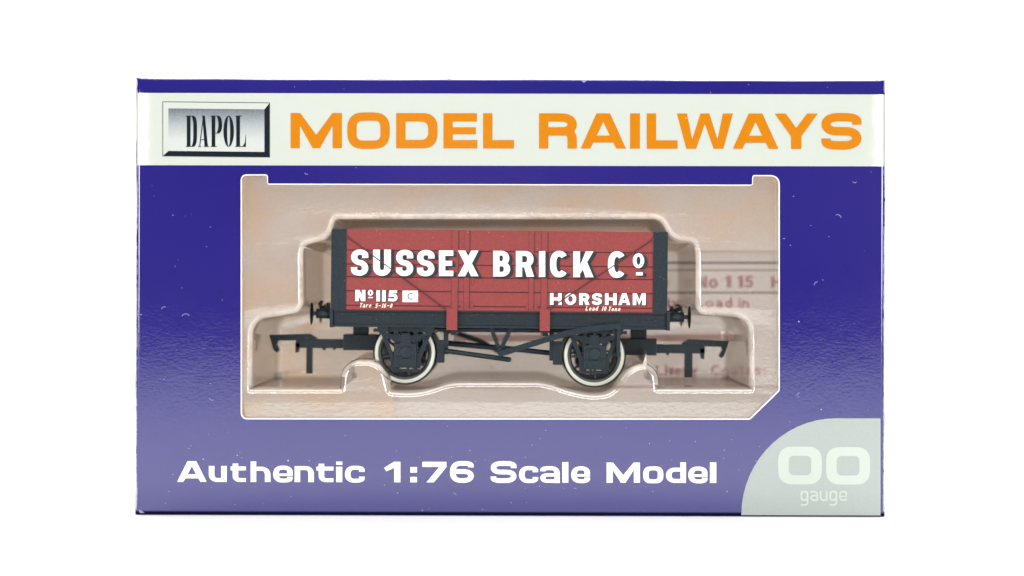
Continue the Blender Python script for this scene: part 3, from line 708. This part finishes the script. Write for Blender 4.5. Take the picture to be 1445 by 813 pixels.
# ------------------------------------------------------------------ the wagon
wag=empty('model_wagon',(PIV[0],PIVY,PIV[1]),(0,TILT,0))
tag(wag,'red open toy railway wagon with white lettering, standing in the clear tray','wagon')
WO=(0,PIVY,0)
def wb(mb,name,mat,parent=None,bevel=0.0):
    o=mb.build(name,mat,parent or wag,bevel)
    if parent is None: o.location=(0,-PIVY*S,0)
    return o
def wbox(mb,px0,py0,px1,py1,y0,y1,mi=0):
    a=FW(px0,py0,y0); b=FW(px1,py1,y0); c=FW(px1,py0,y0); d=FW(px0,py1,y0)
    mb.box((a[0]+d[0])/2,(b[0]+c[0])/2,y0,y1,(b[1]+d[1])/2,(a[1]+c[1])/2,mi)
Y0,Y1=26.0,234.0                       # outer faces of the body sides
# wagon axes: read once at mid-length
def WX(px,py=440,y=Y0): return FW(px,py,y)[0]
def WZ(py,px=705,y=Y0): return FW(px,py,y)[1]
xL,xR=WX(467.5),WX(942)
edges=[325.4,355.0,374.8,392.6,412.6,433.0,438.8]      # plank joints at mid-length
mb=MB()
for i in range(6):
    g=0.7
    z1,z0=WZ(edges[i])-(g if i else 0),WZ(edges[i+1])+(g if i<5 else 0)
    mb.box(xL+2,xR-2,Y0,Y0+7,z0,z1)
    mb.box(xL+2,xR-2,Y1-7,Y1,z0,z1)
    for xa in (xL,xR-7): mb.box(xa,xa+7,Y0+7.2,Y1-7.2,z0,z1)
body=wb(mb,'body',[M['red']],bevel=0.5)
mb=MB()
mb.box(xL+3,xR-3,Y0+3,Y1-3,WZ(438.8)-1.5,WZ(438.8)+5)
mb.box(xL+3,xR-3,Y0+2,Y0+6.5,WZ(438.0),WZ(326.5)); mb.box(xL+3,xR-3,Y1-6.5,Y1-2,WZ(438.0),WZ(326.5))
wb(mb,'floor_board',M['redline'])
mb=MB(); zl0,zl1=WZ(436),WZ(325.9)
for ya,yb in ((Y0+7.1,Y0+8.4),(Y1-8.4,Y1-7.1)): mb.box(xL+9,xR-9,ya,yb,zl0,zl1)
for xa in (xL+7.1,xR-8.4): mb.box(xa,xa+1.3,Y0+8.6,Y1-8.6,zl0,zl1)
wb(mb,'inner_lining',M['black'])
# black corner plates
for pa,pb in ((467.3,488.8),(921.4,942.0)):
    for ya,yb in ((Y0-1.6,Y0+9),(Y1-9,Y1+1.6)):
        mb=MB(); xa,xb=WX(pa,380),WX(pb,380)
        mb.box(xa,xb,ya,yb,WZ(439.2),WZ(325.0))
        for k in range(9):
            for xx in (xa+2.2,xb-2.2):
                zc=WZ(331+12.4*k); mb.box(xx-.9,xx+.9,ya-.5,ya+.5,zc-.9,zc+.9,1)
        wb(mb,'corner_plate',[M['dark'],M['black']],bevel=0.35)
# door straps and side knees
def strap(pa,pb,ta,tb_,y=Y0-1.3,rivets=True,name='door_strap'):
    mb=MB(); xa,xb=WX(pa,(ta+tb_)/2),WX(pb,(ta+tb_)/2); mb.box(xa,xb,y,Y0+1,WZ(tb_),WZ(ta))
    if rivets:
        k=ta+8
        while k<tb_-3:
            xc=(xa+xb)/2; mb.box(xc-.8,xc+.8,y-.5,y+.4,WZ(k)-.8,WZ(k)+.8); k+=13
    return mb
mb=strap(637.6,646,325.6,438.5); 
mbx=MB(); mbx.box(WX(630.2,450),WX(645.4,450),Y0-2.6,Y0+6,WZ(466.6),WZ(436)); 
for (a,b_) in ((632.6,443),(642.6,443),(632.6,451),(642.6,451),(632.6,460),(642.6,460)): mbx.box(WX(a)-.8,WX(a)+.8,Y0-3.2,Y0-2,WZ(b_)-.8,WZ(b_)+.8)
mb.add(mbx.v,mbx.f); wb(mb,'side_knee',M['red'],bevel=0.4)
mb=strap(764,772,325.6,438.5)
mbx=MB(); mbx.box(WX(761.6,450),WX(776,450),Y0-2.6,Y0+6,WZ(466.6),WZ(436))
for (a,b_) in ((764.2,443),(773.4,443),(764.2,451),(773.4,451),(764.2,460),(773.4,460)): mbx.box(WX(a)-.8,WX(a)+.8,Y0-3.2,Y0-2,WZ(b_)-.8,WZ(b_)+.8)
mb.add(mbx.v,mbx.f); wb(mb,'side_knee',M['red'],bevel=0.4)
wb(strap(655,662,325.6,434),'door_strap',M['red'],bevel=0.4)
wb(strap(746.3,753,325.6,436),'door_strap',M['red'],bevel=0.4)
for px,w_ in ((646.8,.6),(763.2,.6),(636.9,.4),(654.4,.4),(662.6,.5),(745.7,.4),(753.6,.5),(772.6,.45)):       # door joints, and dark lines painting the shade beside each strap
    mb=MB(); mb.box(WX(px)-w_,WX(px)+w_,Y0-0.25,Y0+1,WZ(438),WZ(326)); wb(mb,'door_joint_shade',M['redline'])
for px,py,w_,h_,d_ in ((652.0,431,2.2,3,2.4),(665.5,431,2.2,3,2.4),(743.5,433,2.2,3,2.4),(756,433,2.2,3,2.4),(667,397,1.8,4,1.8)):
    mb=MB(); mb.box(WX(px)-w_,WX(px)+w_,Y0-d_,Y0+1,WZ(py)-h_,WZ(py)+h_)
    mb.box(WX(px)-.7,WX(px)+.7,Y0-d_-.6,Y0-d_+.3,WZ(py)-.7,WZ(py)+.7)
    wb(mb,'door_catch',M['red'],bevel=0.4)
for p,q in (((489.8,334),(628.5,436)),((921,338.3),(777,434.5))):
    a=FW(*p,Y0); b_=FW(*q,Y0)
    mb=MB(); mb.tube([(a[0],Y0-1.7,a[1]),(b_[0],Y0-1.7,b_[1])],0.85,8)
    mb.box(a[0]-1.5,a[0]+1.5,Y0-2.6,Y0+1,a[1]-1.8,a[1]+1.8); mb.box(b_[0]-2,b_[0]+2,Y0-2.6,Y0+1,b_[1]-2,b_[1]+2)
    wb(mb,'diagonal_brace_shaded_edge',M['redline'])  # dark brown colour paints the shaded edge of the diagonal strap
# lettering on the side
big=[]
q=lambda x:(x-495)/390*3.0
def bl(ch,a,b_,t_=352.6,d_=388.6,wx=8.6,wy=8.2):
    big.extend(gothic(ch,a,t_+q(a)*.9+(-.5 if ch in 'SCU' else 0),b_,d_+q(a)*1.1+(.5 if ch in 'SCU' else 0),wx,wy))
for ch,a,b_ in [('S',495.5,519.6),('U',526.6,551.6),('S',559,583),('S',588.6,613),('E',619.4,639.6),('X',646.2,675.2),('B',696,719.8),('R',728,753.6),('I',760.6,769.4),('C',775.6,801.6),('K',809,837.5),('C',857.4,883)]:
    wy={'S':7.4,'E':7.6,'B':6.6,'R':7.0}.get(ch,8.0); bl(ch,a,b_,wx=9.4 if ch in 'UXK' else 8.8,wy=wy)
big+=gothic('o',893,357.4,909,378.4,5.2,4.6); big+=[rect(897.6,384.2,907,388.8)]
shift=lambda P,dx,dy:[([(x+dx,y+dy) for x,y in o],[[(x+dx,y+dy) for x,y in h] for h in hs],*st) for o,hs,*st in P]
def wprint(name,pcs,mat,y,thick): 
    o=prints(name,pcs,mat,wag,y,FW,thick); o.location=(0,-PIVY*S,0); return o
shade=[]
for k in range(1,5): shade+=shift(big,k*1.25,k*0.55)
def wprint_shade(name,pcs,mat):
    mb=MB(); n=len(pcs)//4
    for i,(o,hs,*st) in enumerate(pcs):
        yy=Y0-1.35-(i//n)*0.06-(i%3)*0.015
        if st: mb.raised([FW(p[0],p[1],Y0) for p in o],yy,Y0+0.5); continue
        mb.slab([FW(p[0],p[1],Y0) for p in o],yy,Y0+0.5,[[FW(p[0],p[1],Y0) for p in h] for h in hs])
    o=mb.build(name,mat,wag); o.location=(0,-PIVY*S,0); return o
wprint_shade('letter_shading',shade,M['black'])
for wd in cut(big,[685,847]): wprint('name_lettering',wd,M['letter'],Y0-1.75,2.0)
num=[]
num+=gothic('N',501.4,409.2,515.6,425,4.9,4)+gothic('o',519,409,526.6,417.4,2.5,2.2)+[rect(519.8,419.2,526.2,420.8)]
num+=gothic('I',531.2,409.6,536.2,425.4,4.4,4)+gothic('I',539.2,409.8,544.4,425.6,4.4,4)+gothic('5',547.8,409.8,561,425.8,4.8,4.0)
hor=[]
for ch,a,b_ in [('H',776.2,792.6),('O',797,813.2),('R',817.4,832),('S',835.6,849.4),('H',853.8,870.2),('A',872.6,889.4),('M',893,911.2)]:
    hor+=gothic(ch,a,413.4+q(a)*0.4-.6,b_,430.2+q(a)*0.4-.8,4.9,4.2 if ch!='S' else 3.8)
for wd in (num,hor): wprint('number_shading' if wd is num else 'town_shading',shift(wd,1.5,.9),M['black'],Y0-0.35,0.8)
wprint('number_lettering',num,M['letter'],Y0-1.0,1.2)
wprint('town_lettering',hor,M['letter'],Y0-1.0,1.2)
wprint('white_label',[rect(568,410.2,589.8,426.4)],M['letter'],Y0-0.7,1.0)
wprint('label_letter',gothic('C',575,413.4,583.4,422.8,1.3,1.1),M['dark'],Y0-1.0,0.4)
def slant(P,base): return [([(x-(y-base)*.28,y) for x,y in o],[[(x-(y-base)*.28,y) for x,y in h] for h in hs],*st) for o,hs,*st in P]
ty_=[]
def tiny(txt,x,base,h,adv):
    for ch in txt:
        up=ch.isupper() or ch.isdigit() or ch=='-'
        w_=adv*.72
        if ch==' ': x+=adv*.6; continue
        if ch=='1': ty_.extend(slant(gothic('I',x+adv*.15,base-h,x+adv*.15+1.3,base,1.3,1.2),base)); x+=adv*.7; continue
        t_=base-h if up else base-h*.68
        ty_.extend(slant(gothic(ch,x,t_,x+w_,base,1.25,1.15),base)); x+=adv
tiny('Tare',507,434,6.4,4.4); tiny('5-16-0',529,434.6,6.2,4.4)
tiny('Load',826,438.4,6.4,4.6); tiny('10',848.4,438.8,6.2,4.6); tiny('Tons',858,439,6.2,4.5)
for wd in cut(ty_,[700]): wprint('small_lettering',wd,M['cream'],Y0-0.6,0.5)

# underframe
YS=33.0
for ya,s in ((YS,1),(Y1-7,-1)):
    mb=MB(); zt_,zb_=WZ(439.6),WZ(463.6)
    xa,xb=WX(469.5,450),WX(941,450)
    mb.box(xa,xb,ya+(3 if s>0 else -3),ya+(9 if s>0 else -9),zb_,zt_)            # web
    mb.box(xa,xb,ya,ya+9*s,zb_,zb_+3.6); mb.box(xa,xb,ya,ya+9*s,zt_-3.0,zt_)      # flanges
    if s>0: mb.box(xa+1,xb-1,ya+2.6,ya+4,zb_+3.7,zb_+5.2,1); mb.box(xa+1,xb-1,ya+2.6,ya+4,zt_-4.0,zt_-3.1,1)   # black strips painting shadow lines beside the flanges
    if s>0:
        for px,w_,h_ in ((488,14,1.4),(515,22,9),(545,9,11),(566,1.2,16),(598,3,3),(612,3,3),(672,2.5,2.5),(700,1.4,14),(725,2.5,2.5),(796,3,3),(812,14,1.4),(845,20,9),(880,9,11),(900,2,2),(915,14,1.4),(925,3,3)):
            xc=WX(px,450); zc=(zt_+zb_)/2+1; mb.box(xc-w_/2,xc+w_/2,ya+1.7,ya+4,zc-h_/2,zc+h_/2)
        for k in range(34):
            xc=xa+6+k*(xb-xa-12)/33; mb.box(xc-.7,xc+.7,ya-.5,ya+1,zb_+1,zb_+2.4)
    wb(mb,'solebar',[M['dark'],M['black']],bevel=0.45)
for px0,px1 in ((464.6,469.3),(941.2,946)):
    mb=MB(); mb.box(WX(px0,450),WX(px1,450),Y0+4,Y1-4,WZ(464.5),WZ(438.5))
    wb(mb,'headstock',M['dark'],bevel=0.5)
# buffers
def buffer(px_in,px_sh,px_hd,yc,s):
    mb=MB(); z=WZ(446.0)+0.3
    xi,xs_,xh=WX(px_in),WX(px_sh),WX(px_hd)
    mb.rod(yc,z,[(0,xi),(9.5,xi),(9.5,xi+2.5*s),(7.6,xi+3*s),(6.8,xs_-2*s),(7.4,xs_-1.5*s),(7.4,xs_),(0,xs_)])
    mb.rod(yc,z,[(3.0,xs_),(3.0,xh-2*s)])
    mb.rod(yc,z,[(3.0,xh-3.0*s),(14,xh-2.2*s),(16.4,xh-1.2*s),(16.4,xh-.3*s),(10,xh+.6*s),(0,xh+.9*s)])
    wb(mb,'buffer',M['dark'])
for yc in (72.0,190.0):
    buffer(465,441.5,433.5,yc,-1); buffer(945,969.5,978.5,yc,1)
# drawhook and chain on each end, near the middle of the headstock
for s,px in ((-1,464.5),(1,946)):
    mb=MB(); x=WX(px,436,130); z=WZ(436,705,130)
    mb.tube([(x,130,z-3),(x+8*s,130,z-2),(x+13*s,130,z+1),(x+15*s,130,z+5),(x+12*s,130,z+8),(x+9*s,130,z+7)],2.3,8)
    for k in range(3): mb.tube([(x+(4+k*4)*s+2.6*math.cos(t*math.pi/5)*(1 if k%2 else .4),126+3*math.sin(t*math.pi/5)*(1 if k%2 else .4)+k,z-1+k*1.5+3.4*math.sin(t*math.pi/5+1)) for t in range(11)],1.1,6)
    mb.box(x,x+2.6*s,112,148,z-7,z+7)
    wb(mb,'drawhook',M['dark'])
# tension-lock couplings
YC=131.0
def coupling(pts_box,hook):
    mb=MB()
    for (a,b_,c,d,hw) in pts_box:
        p=FW(a,b_,YC); q2=FW(c,d,YC); mb.box(p[0],q2[0],YC-hw,YC+hw,p[1],q2[1])
    for poly_,hw in hook: mb.slab([FW(x,y,YC) for x,y in poly_],YC-hw,YC+hw)
    wb(mb,'coupling',M['dark'],bevel=0.8)
coupling([(418,478,490,491.5,7),(433,490,440.8,527,6),(486,471.5,533,494,20),(499,458,520,473,9),(470,490,474,493.5,4),(455,490,460,494,4)],
         [([(380.5,472.5),(438,471),(448,477),(448,481),(440,480.5),(393,480.5),(391,486),(394.5,494),(391,497.5),(386.5,494)],5),
          ([(417.5,484),(424,484),(421.8,497),(417.5,497.5)],7)])
coupling([(924,485.5,994,499,7),(966,498,976.5,532.5,6),(876,477.5,925,501,20),(890,464,912,479,9),(940,498,944,501,4)],
         [([(1028.5,481.2),(972,478.5),(962,484),(962,488),(972,488),(1017.5,489.5),(1019,494),(1014,502),(1017,505.2),(1021,502.5)],5),
          ([(993.5,492),(987,492),(989,506),(993,507)],7)])
# wheels: near and far side of two axles
def wheel(px,py,yn,face):
    cx,cz=FW(px,py,62)
    s=1 if face>0 else -1          # which way the outside faces: -Y for the near ones
    y=yn; f=lambda d: y+d*s
    t=empty('wheel',(cx,y-PIVY,cz)); t.parent=wag
    off=(-cx*S,-y*S,-cz*S)
    mb=MB()
    mb.disc(cx,cz,[(38.7,f(1.2)),(35.8,f(1.4)),(33.2,f(2.6)),(33.2,f(9)),(36,f(10))])
    mb.disc(cx,cz,[(0.01,f(-2)),(5,f(-2)),(7.5,f(0)),(9,f(2)),(9,f(8)),(0.01,f(8))],32)
    for k in range(8):
        a=R(k*45+(11 if px<700 else 3))
        mb.tube([(cx+7*math.cos(a),f(5),cz+7*math.sin(a)),(cx+34.2*math.cos(a),f(5),cz+34.2*math.sin(a))],[2.6,1.7],8)
    mb.disc(cx,cz,[(43.6,f(6.5)),(46.4,f(8)),(46.4,f(10.5)),(44,f(12)),(34,f(12))])
    o=mb.build('wheel_centre',M['steel'],t); o.location=off
    mb=MB(); mb.disc(cx,cz,[(38.6,f(1.2)),(38.7,f(0.3)),(39.2,f(0)),(42.6,f(0)),(43.8,f(0.9)),(43.9,f(6.5))],64)
    o=mb.build('tyre',M['tyre'],t); o.location=off
for px,py in ((571.4,498.0),(838.4,502.0)):
    wheel(px,py,60,1); wheel(px,py,200,-1)
    cx,cz=FW(px,py,62); mb=MB(); mb.tube([(cx,50,cz),(cx,212,cz)],4.5,16); wb(mb,'axle',M['steel'])
# axle guards, boxes, springs (near side faces the camera, far side mirrored)
def guard(c0,ce,far):
    Yg=lambda y: y if not far else 2*130.0-y
    mb=MB(); cx=WX(c0,490); 
    X=lambda d: cx+d
    Z=lambda py: WZ(py)
    def sl(pts,ya,yb): mb.slab([(X(a),Z(b_)) for a,b_ in pts],Yg(ya),Yg(yb))
    def bx(a,b_,c,d,ya,yb): mb.box(X(a),X(c),Yg(ya),Yg(yb),Z(d),Z(b_))
    sl([(-36,473),(-30,471),(-16,507),(-17,522),(-21,522),(-22,508)],43,46)       # raking legs
    sl([(36,473),(30,471),(16,507),(17,522),(21,522),(22,508)],43,46)
    bx(-17,466,-11,524,42.5,45.5); bx(11,466,17,524,42.5,45.5)                     # horn plates
    bx(-20,522.6,20,527,42.8,45.2)                                                 # keep
    bx(-34,463,36,470,43.2,45.6)
    wb(mb,'axle_guard',M['dark'],bevel=0.4)
    mb=MB()
    bx(-15.4,487,15.4,521,36,46)
    bx(-12,493,12,505,34.6,37); bx(-14,505,14,507,34.2,38); bx(-6.5,476,6.5,488,36,46)
    bx(-8,508,8,519,35,37); bx(-10,486,10,491,35,37)
    mb.disc(cx,Z(499),[(0.01,Yg(33.6)),(8,Yg(33.8)),(9,Yg(36))],24)
    wb(mb,'axle_box',M['dark'],bevel=0.9)
    mb=MB()
    for k in range(4):
        w_=44-k*8; pts=[]
        for i in range(13):
            u=-1+2*i/12; d=u*w_; base=476.5-8.5*(d/44)**2+k*2.3
            pts.append((d,base))
        up=[(a,b_-1.0) for a,b_ in pts]; dn=[(a,b_+1.0) for a,b_ in pts[::-1]]
        mb.slab([(X(a),Z(b_)) for a,b_ in up+dn],Yg(36.5+k*.3),Yg(43))
    for d in (-33,33):
        bx(d-8,462.5,d+8,468,36,44); sl([(d-8,468),(d+8,468),(d+3,474),(d-3,474)],37,43)
        mb.disc(X(d*1.33),Z(468),[(0.01,Yg(35)),(2.4,Yg(35.2)),(2.8,Yg(37)),(2.8,Yg(43))],14)
    bx(-6,472,6,486,35.4,43)
    wb(mb,'leaf_spring',M['dark'],bevel=0.25)
for far in (False,True):
    guard(571.6,1,far); guard(839.6,1,far)
# brake gear on the near side
mb=MB()
for p,w_ in (((692.5,461.5),7),((721,463.5),7)):
    a=FW(*p,44); b_=FW(705.5,497,44)
    dx=2.9; mb.slab([(a[0]-dx,a[1]),(a[0]+dx,a[1]),(b_[0]+dx,b_[1]),(b_[0]-dx,b_[1])],44 if w_ else 44,47)
c_=FW(705.3,494,44); mb.disc(c_[0],c_[1],[(0.01,39),(3.6,39.2),(4.4,41),(4.4,50)],20)
wb(mb,'brake_hanger',M['dark'],bevel=0.3)
mb=MB()
a=fil([(703,500),(745,487),(812,466,30),(872,460)],0.6,8)
st=stroke([FW(x,y,40) for x,y in a],9.0,8.2)[0]
mb.raised(st,28.5,32.5)
e=FW(872.5,461,40); mb.box(e[0]-2.6,e[0]+2.6,29.5,43,FW(872.5,503,40)[1],FW(872.5,456,40)[1])
wb(mb,'brake_lever',M['dark'],bevel=0.5)
def rodw(p,q2,r,y,name='push_rod'):
    mb=MB(); a=FW(*p,y); b_=FW(*q2,y); mb.tube([(a[0],y,a[1]),(b_[0],y,b_[1])],r,10)
    mb.disc(b_[0],b_[1],[(0.01,y-r-.3),(r*.8,y-r-.2),(r*1.05,y-r*.4),(r*1.05,y+r)],16); wb(mb,name,M['dark'])
rodw((628,495),(718,507.5),3.6,52); rodw((632,484.5),(704,491),4.2,110); rodw((788,499.5),(708,491),3.8,100)
mb=MB(); st=stroke([FW(x,y,215) for x,y in fil([(707,497),(676,481),(628,464,26),(560,459)],0.6,8)],9.0,8.0)[0]
mb.raised(st,213,217); bk=MB(); bk.ribbon(st,217); mb.add(bk.v,[f[::-1] for f in bk.f]); wb(mb,'brake_lever',M['dark'])
mb=MB()
for p in ((692.5,460),(721,461)):
    a=FW(*p,208); b_=FW(705.5,494,208); mb.slab([(a[0]-3,a[1]),(a[0]+3,a[1]),(b_[0]+3,b_[1]),(b_[0]-3,b_[1])],206,209)
wb(mb,'brake_hanger',M['dark'],bevel=0.3)
# brake blocks and their hangers
def block(pa,pb,ta,tb_,ha,hb,hc,hd,arc_s):
    mb=MB(); a=FW(pa,ta,56); b_=FW(pb,tb_,56); w_=b_[0]-a[0]; n=7
    L1=[(a[0]+w_*.5-arc_s*(w_*.5)+arc_s*3.2*(1-(2*i/n-1)**2)*-1*0+0,a[1]+(b_[1]-a[1])*i/n) for i in range(n+1)]
    pts=[]
    for i in range(n+1): 
        u=2*i/n-1; pts.append((a[0]+(3.0*(u*u) if arc_s>0 else 0)*0+ (-2.2*u*u if arc_s>0 else 0),a[1]+(b_[1]-a[1])*i/n))
    for i in range(n,-1,-1):
        u=2*i/n-1; pts.append((b_[0]+(2.2*u*u if arc_s<0 else 0),a[1]+(b_[1]-a[1])*i/n))
    mb.slab(pts,56,72)
    p=FW(ha,hb,60); q2=FW(hc,hd,60); mb.box(p[0],q2[0],58,66,p[1],q2[1])
    wb(mb,'brake_block',M['dark'],bevel=0.5)
block(617.5,627,480,512,626,464,632.5,500,1)
block(780.5,791,482,515,775.5,467,781.5,509,-1)
mb=MB(); mb.box(WX(600),WX(812),60,200,WZ(470),WZ(465)); 
for px in (640,770): mb.box(WX(px)-4,WX(px)+4,40,220,WZ(474),WZ(464))
wb(mb,'cross_bearer',M['dark'],bevel=0.5)

# ------------------------------------------------------------------ light
w=bpy.data.worlds.new("World"); bpy.context.scene.world=w; w.use_nodes=True
wn=w.node_tree; bgn=wn.nodes['Background']; bgn.inputs[1].default_value=1.0
wt=wn.nodes.new('ShaderNodeTexCoord'); wsx=wn.nodes.new('ShaderNodeSeparateXYZ'); wr=wn.nodes.new('ShaderNodeValToRGB'); wm=wn.nodes.new('ShaderNodeMath'); wm.operation='MULTIPLY_ADD'
wn.links.new(wt.outputs['Generated'],wsx.inputs[0]); wn.links.new(wsx.outputs['Z'],wm.inputs[0]); wm.inputs[1].default_value=0.5; wm.inputs[2].default_value=0.5
e=wr.color_ramp.elements; e[0].position=0.40; e[0].color=(0.16,0.15,0.18,1); e[1].position=0.59; e[1].color=(0.035,0.037,0.042,1)
k=e.new(0.515); k.color=(0.17,0.15,0.19,1)
wn.links.new(wm.outputs[0],wr.inputs[0])
wmap=wn.nodes.new('ShaderNodeMapping'); wmap.inputs['Scale'].default_value=(5.0,5.0,9.0); wmap.inputs['Location'].default_value=(3.1,0.4,1.7); wn.links.new(wt.outputs['Generated'],wmap.inputs['Vector'])
wno=wn.nodes.new('ShaderNodeTexNoise'); wno.inputs['Scale'].default_value=1.0; wno.inputs['Detail'].default_value=2; wn.links.new(wmap.outputs['Vector'],wno.inputs['Vector'])
wc=wn.nodes.new('ShaderNodeValToRGB'); q=wc.color_ramp.elements; q[0].position=0.36; q[0].color=(0.25,0.28,0.40,1); q[1].position=0.68; q[1].color=(2.3,1.7,1.9,1)
wn.links.new(wno.outputs['Fac'],wc.inputs[0])
wv=wn.nodes.new('ShaderNodeVectorMath'); wv.operation='MULTIPLY'; wn.links.new(wr.outputs[0],wv.inputs[0]); wn.links.new(wc.outputs[0],wv.inputs[1]); wn.links.new(wv.outputs[0],bgn.inputs[0])
def lamp(name,loc,aim,sx,sy,power,col=(1,1,1)):
    l=bpy.data.lights.new(name,'AREA'); l.shape='RECTANGLE'; l.size=sx*S; l.size_y=sy*S; l.energy=power; l.color=col
    o=bpy.data.objects.new(name,l); C.objects.link(o); o.location=tuple(c*S for c in loc)
    o.rotation_euler=(Vector(aim)-Vector(loc)).to_track_quat('-Z','Y').to_euler(); return o
lamp('softbox_overhead',(0,-900,3300),(0,-900,0),5200,4200,430)
lamp('fill_backdrop',(0,1300,3000),(0,1700,0),5200,1300,240)  # added out of view to whiten the backdrop
lamp('fill_left',(-3700,-6000,900),(0,100,330),2400,1500,250,(1.0,0.97,0.94))  # added unseen fill, brightening the box interior from the left
lamp('fill_right',(3700,-6000,900),(0,100,330),2400,1500,250,(0.98,0.98,1.0))  # matching added fill from the right, also unseen
lamp('fill_front',(0,-6000,2700),(0,100,330),4200,1500,230,(1.0,0.98,0.95))  # unseen fill added to send frontal light in through the window

# ------------------------------------------------------------------ camera
cam=bpy.data.cameras.new('camera'); co=bpy.data.objects.new('camera',cam); C.objects.link(co)
co.location=(0,-D*S,H0*S); co.rotation_euler=(R(90),-ROLL,0)
cam.sensor_width=36; cam.lens=36*D/1445.0; cam.clip_start=0.05; cam.clip_end=100
cam.dof.use_dof=True; cam.dof.focus_distance=(D+14)*S; cam.dof.aperture_fstop=0.8
sc=bpy.context.scene; sc.camera=co
sc.view_settings.view_transform='Standard'; sc.view_settings.look='None'; sc.view_settings.exposure=-0.1; sc.view_settings.gamma=1
sc.render.engine='CYCLES'; sc.cycles.use_denoising=True; sc.cycles.transparent_max_bounces=24; sc.cycles.max_bounces=12
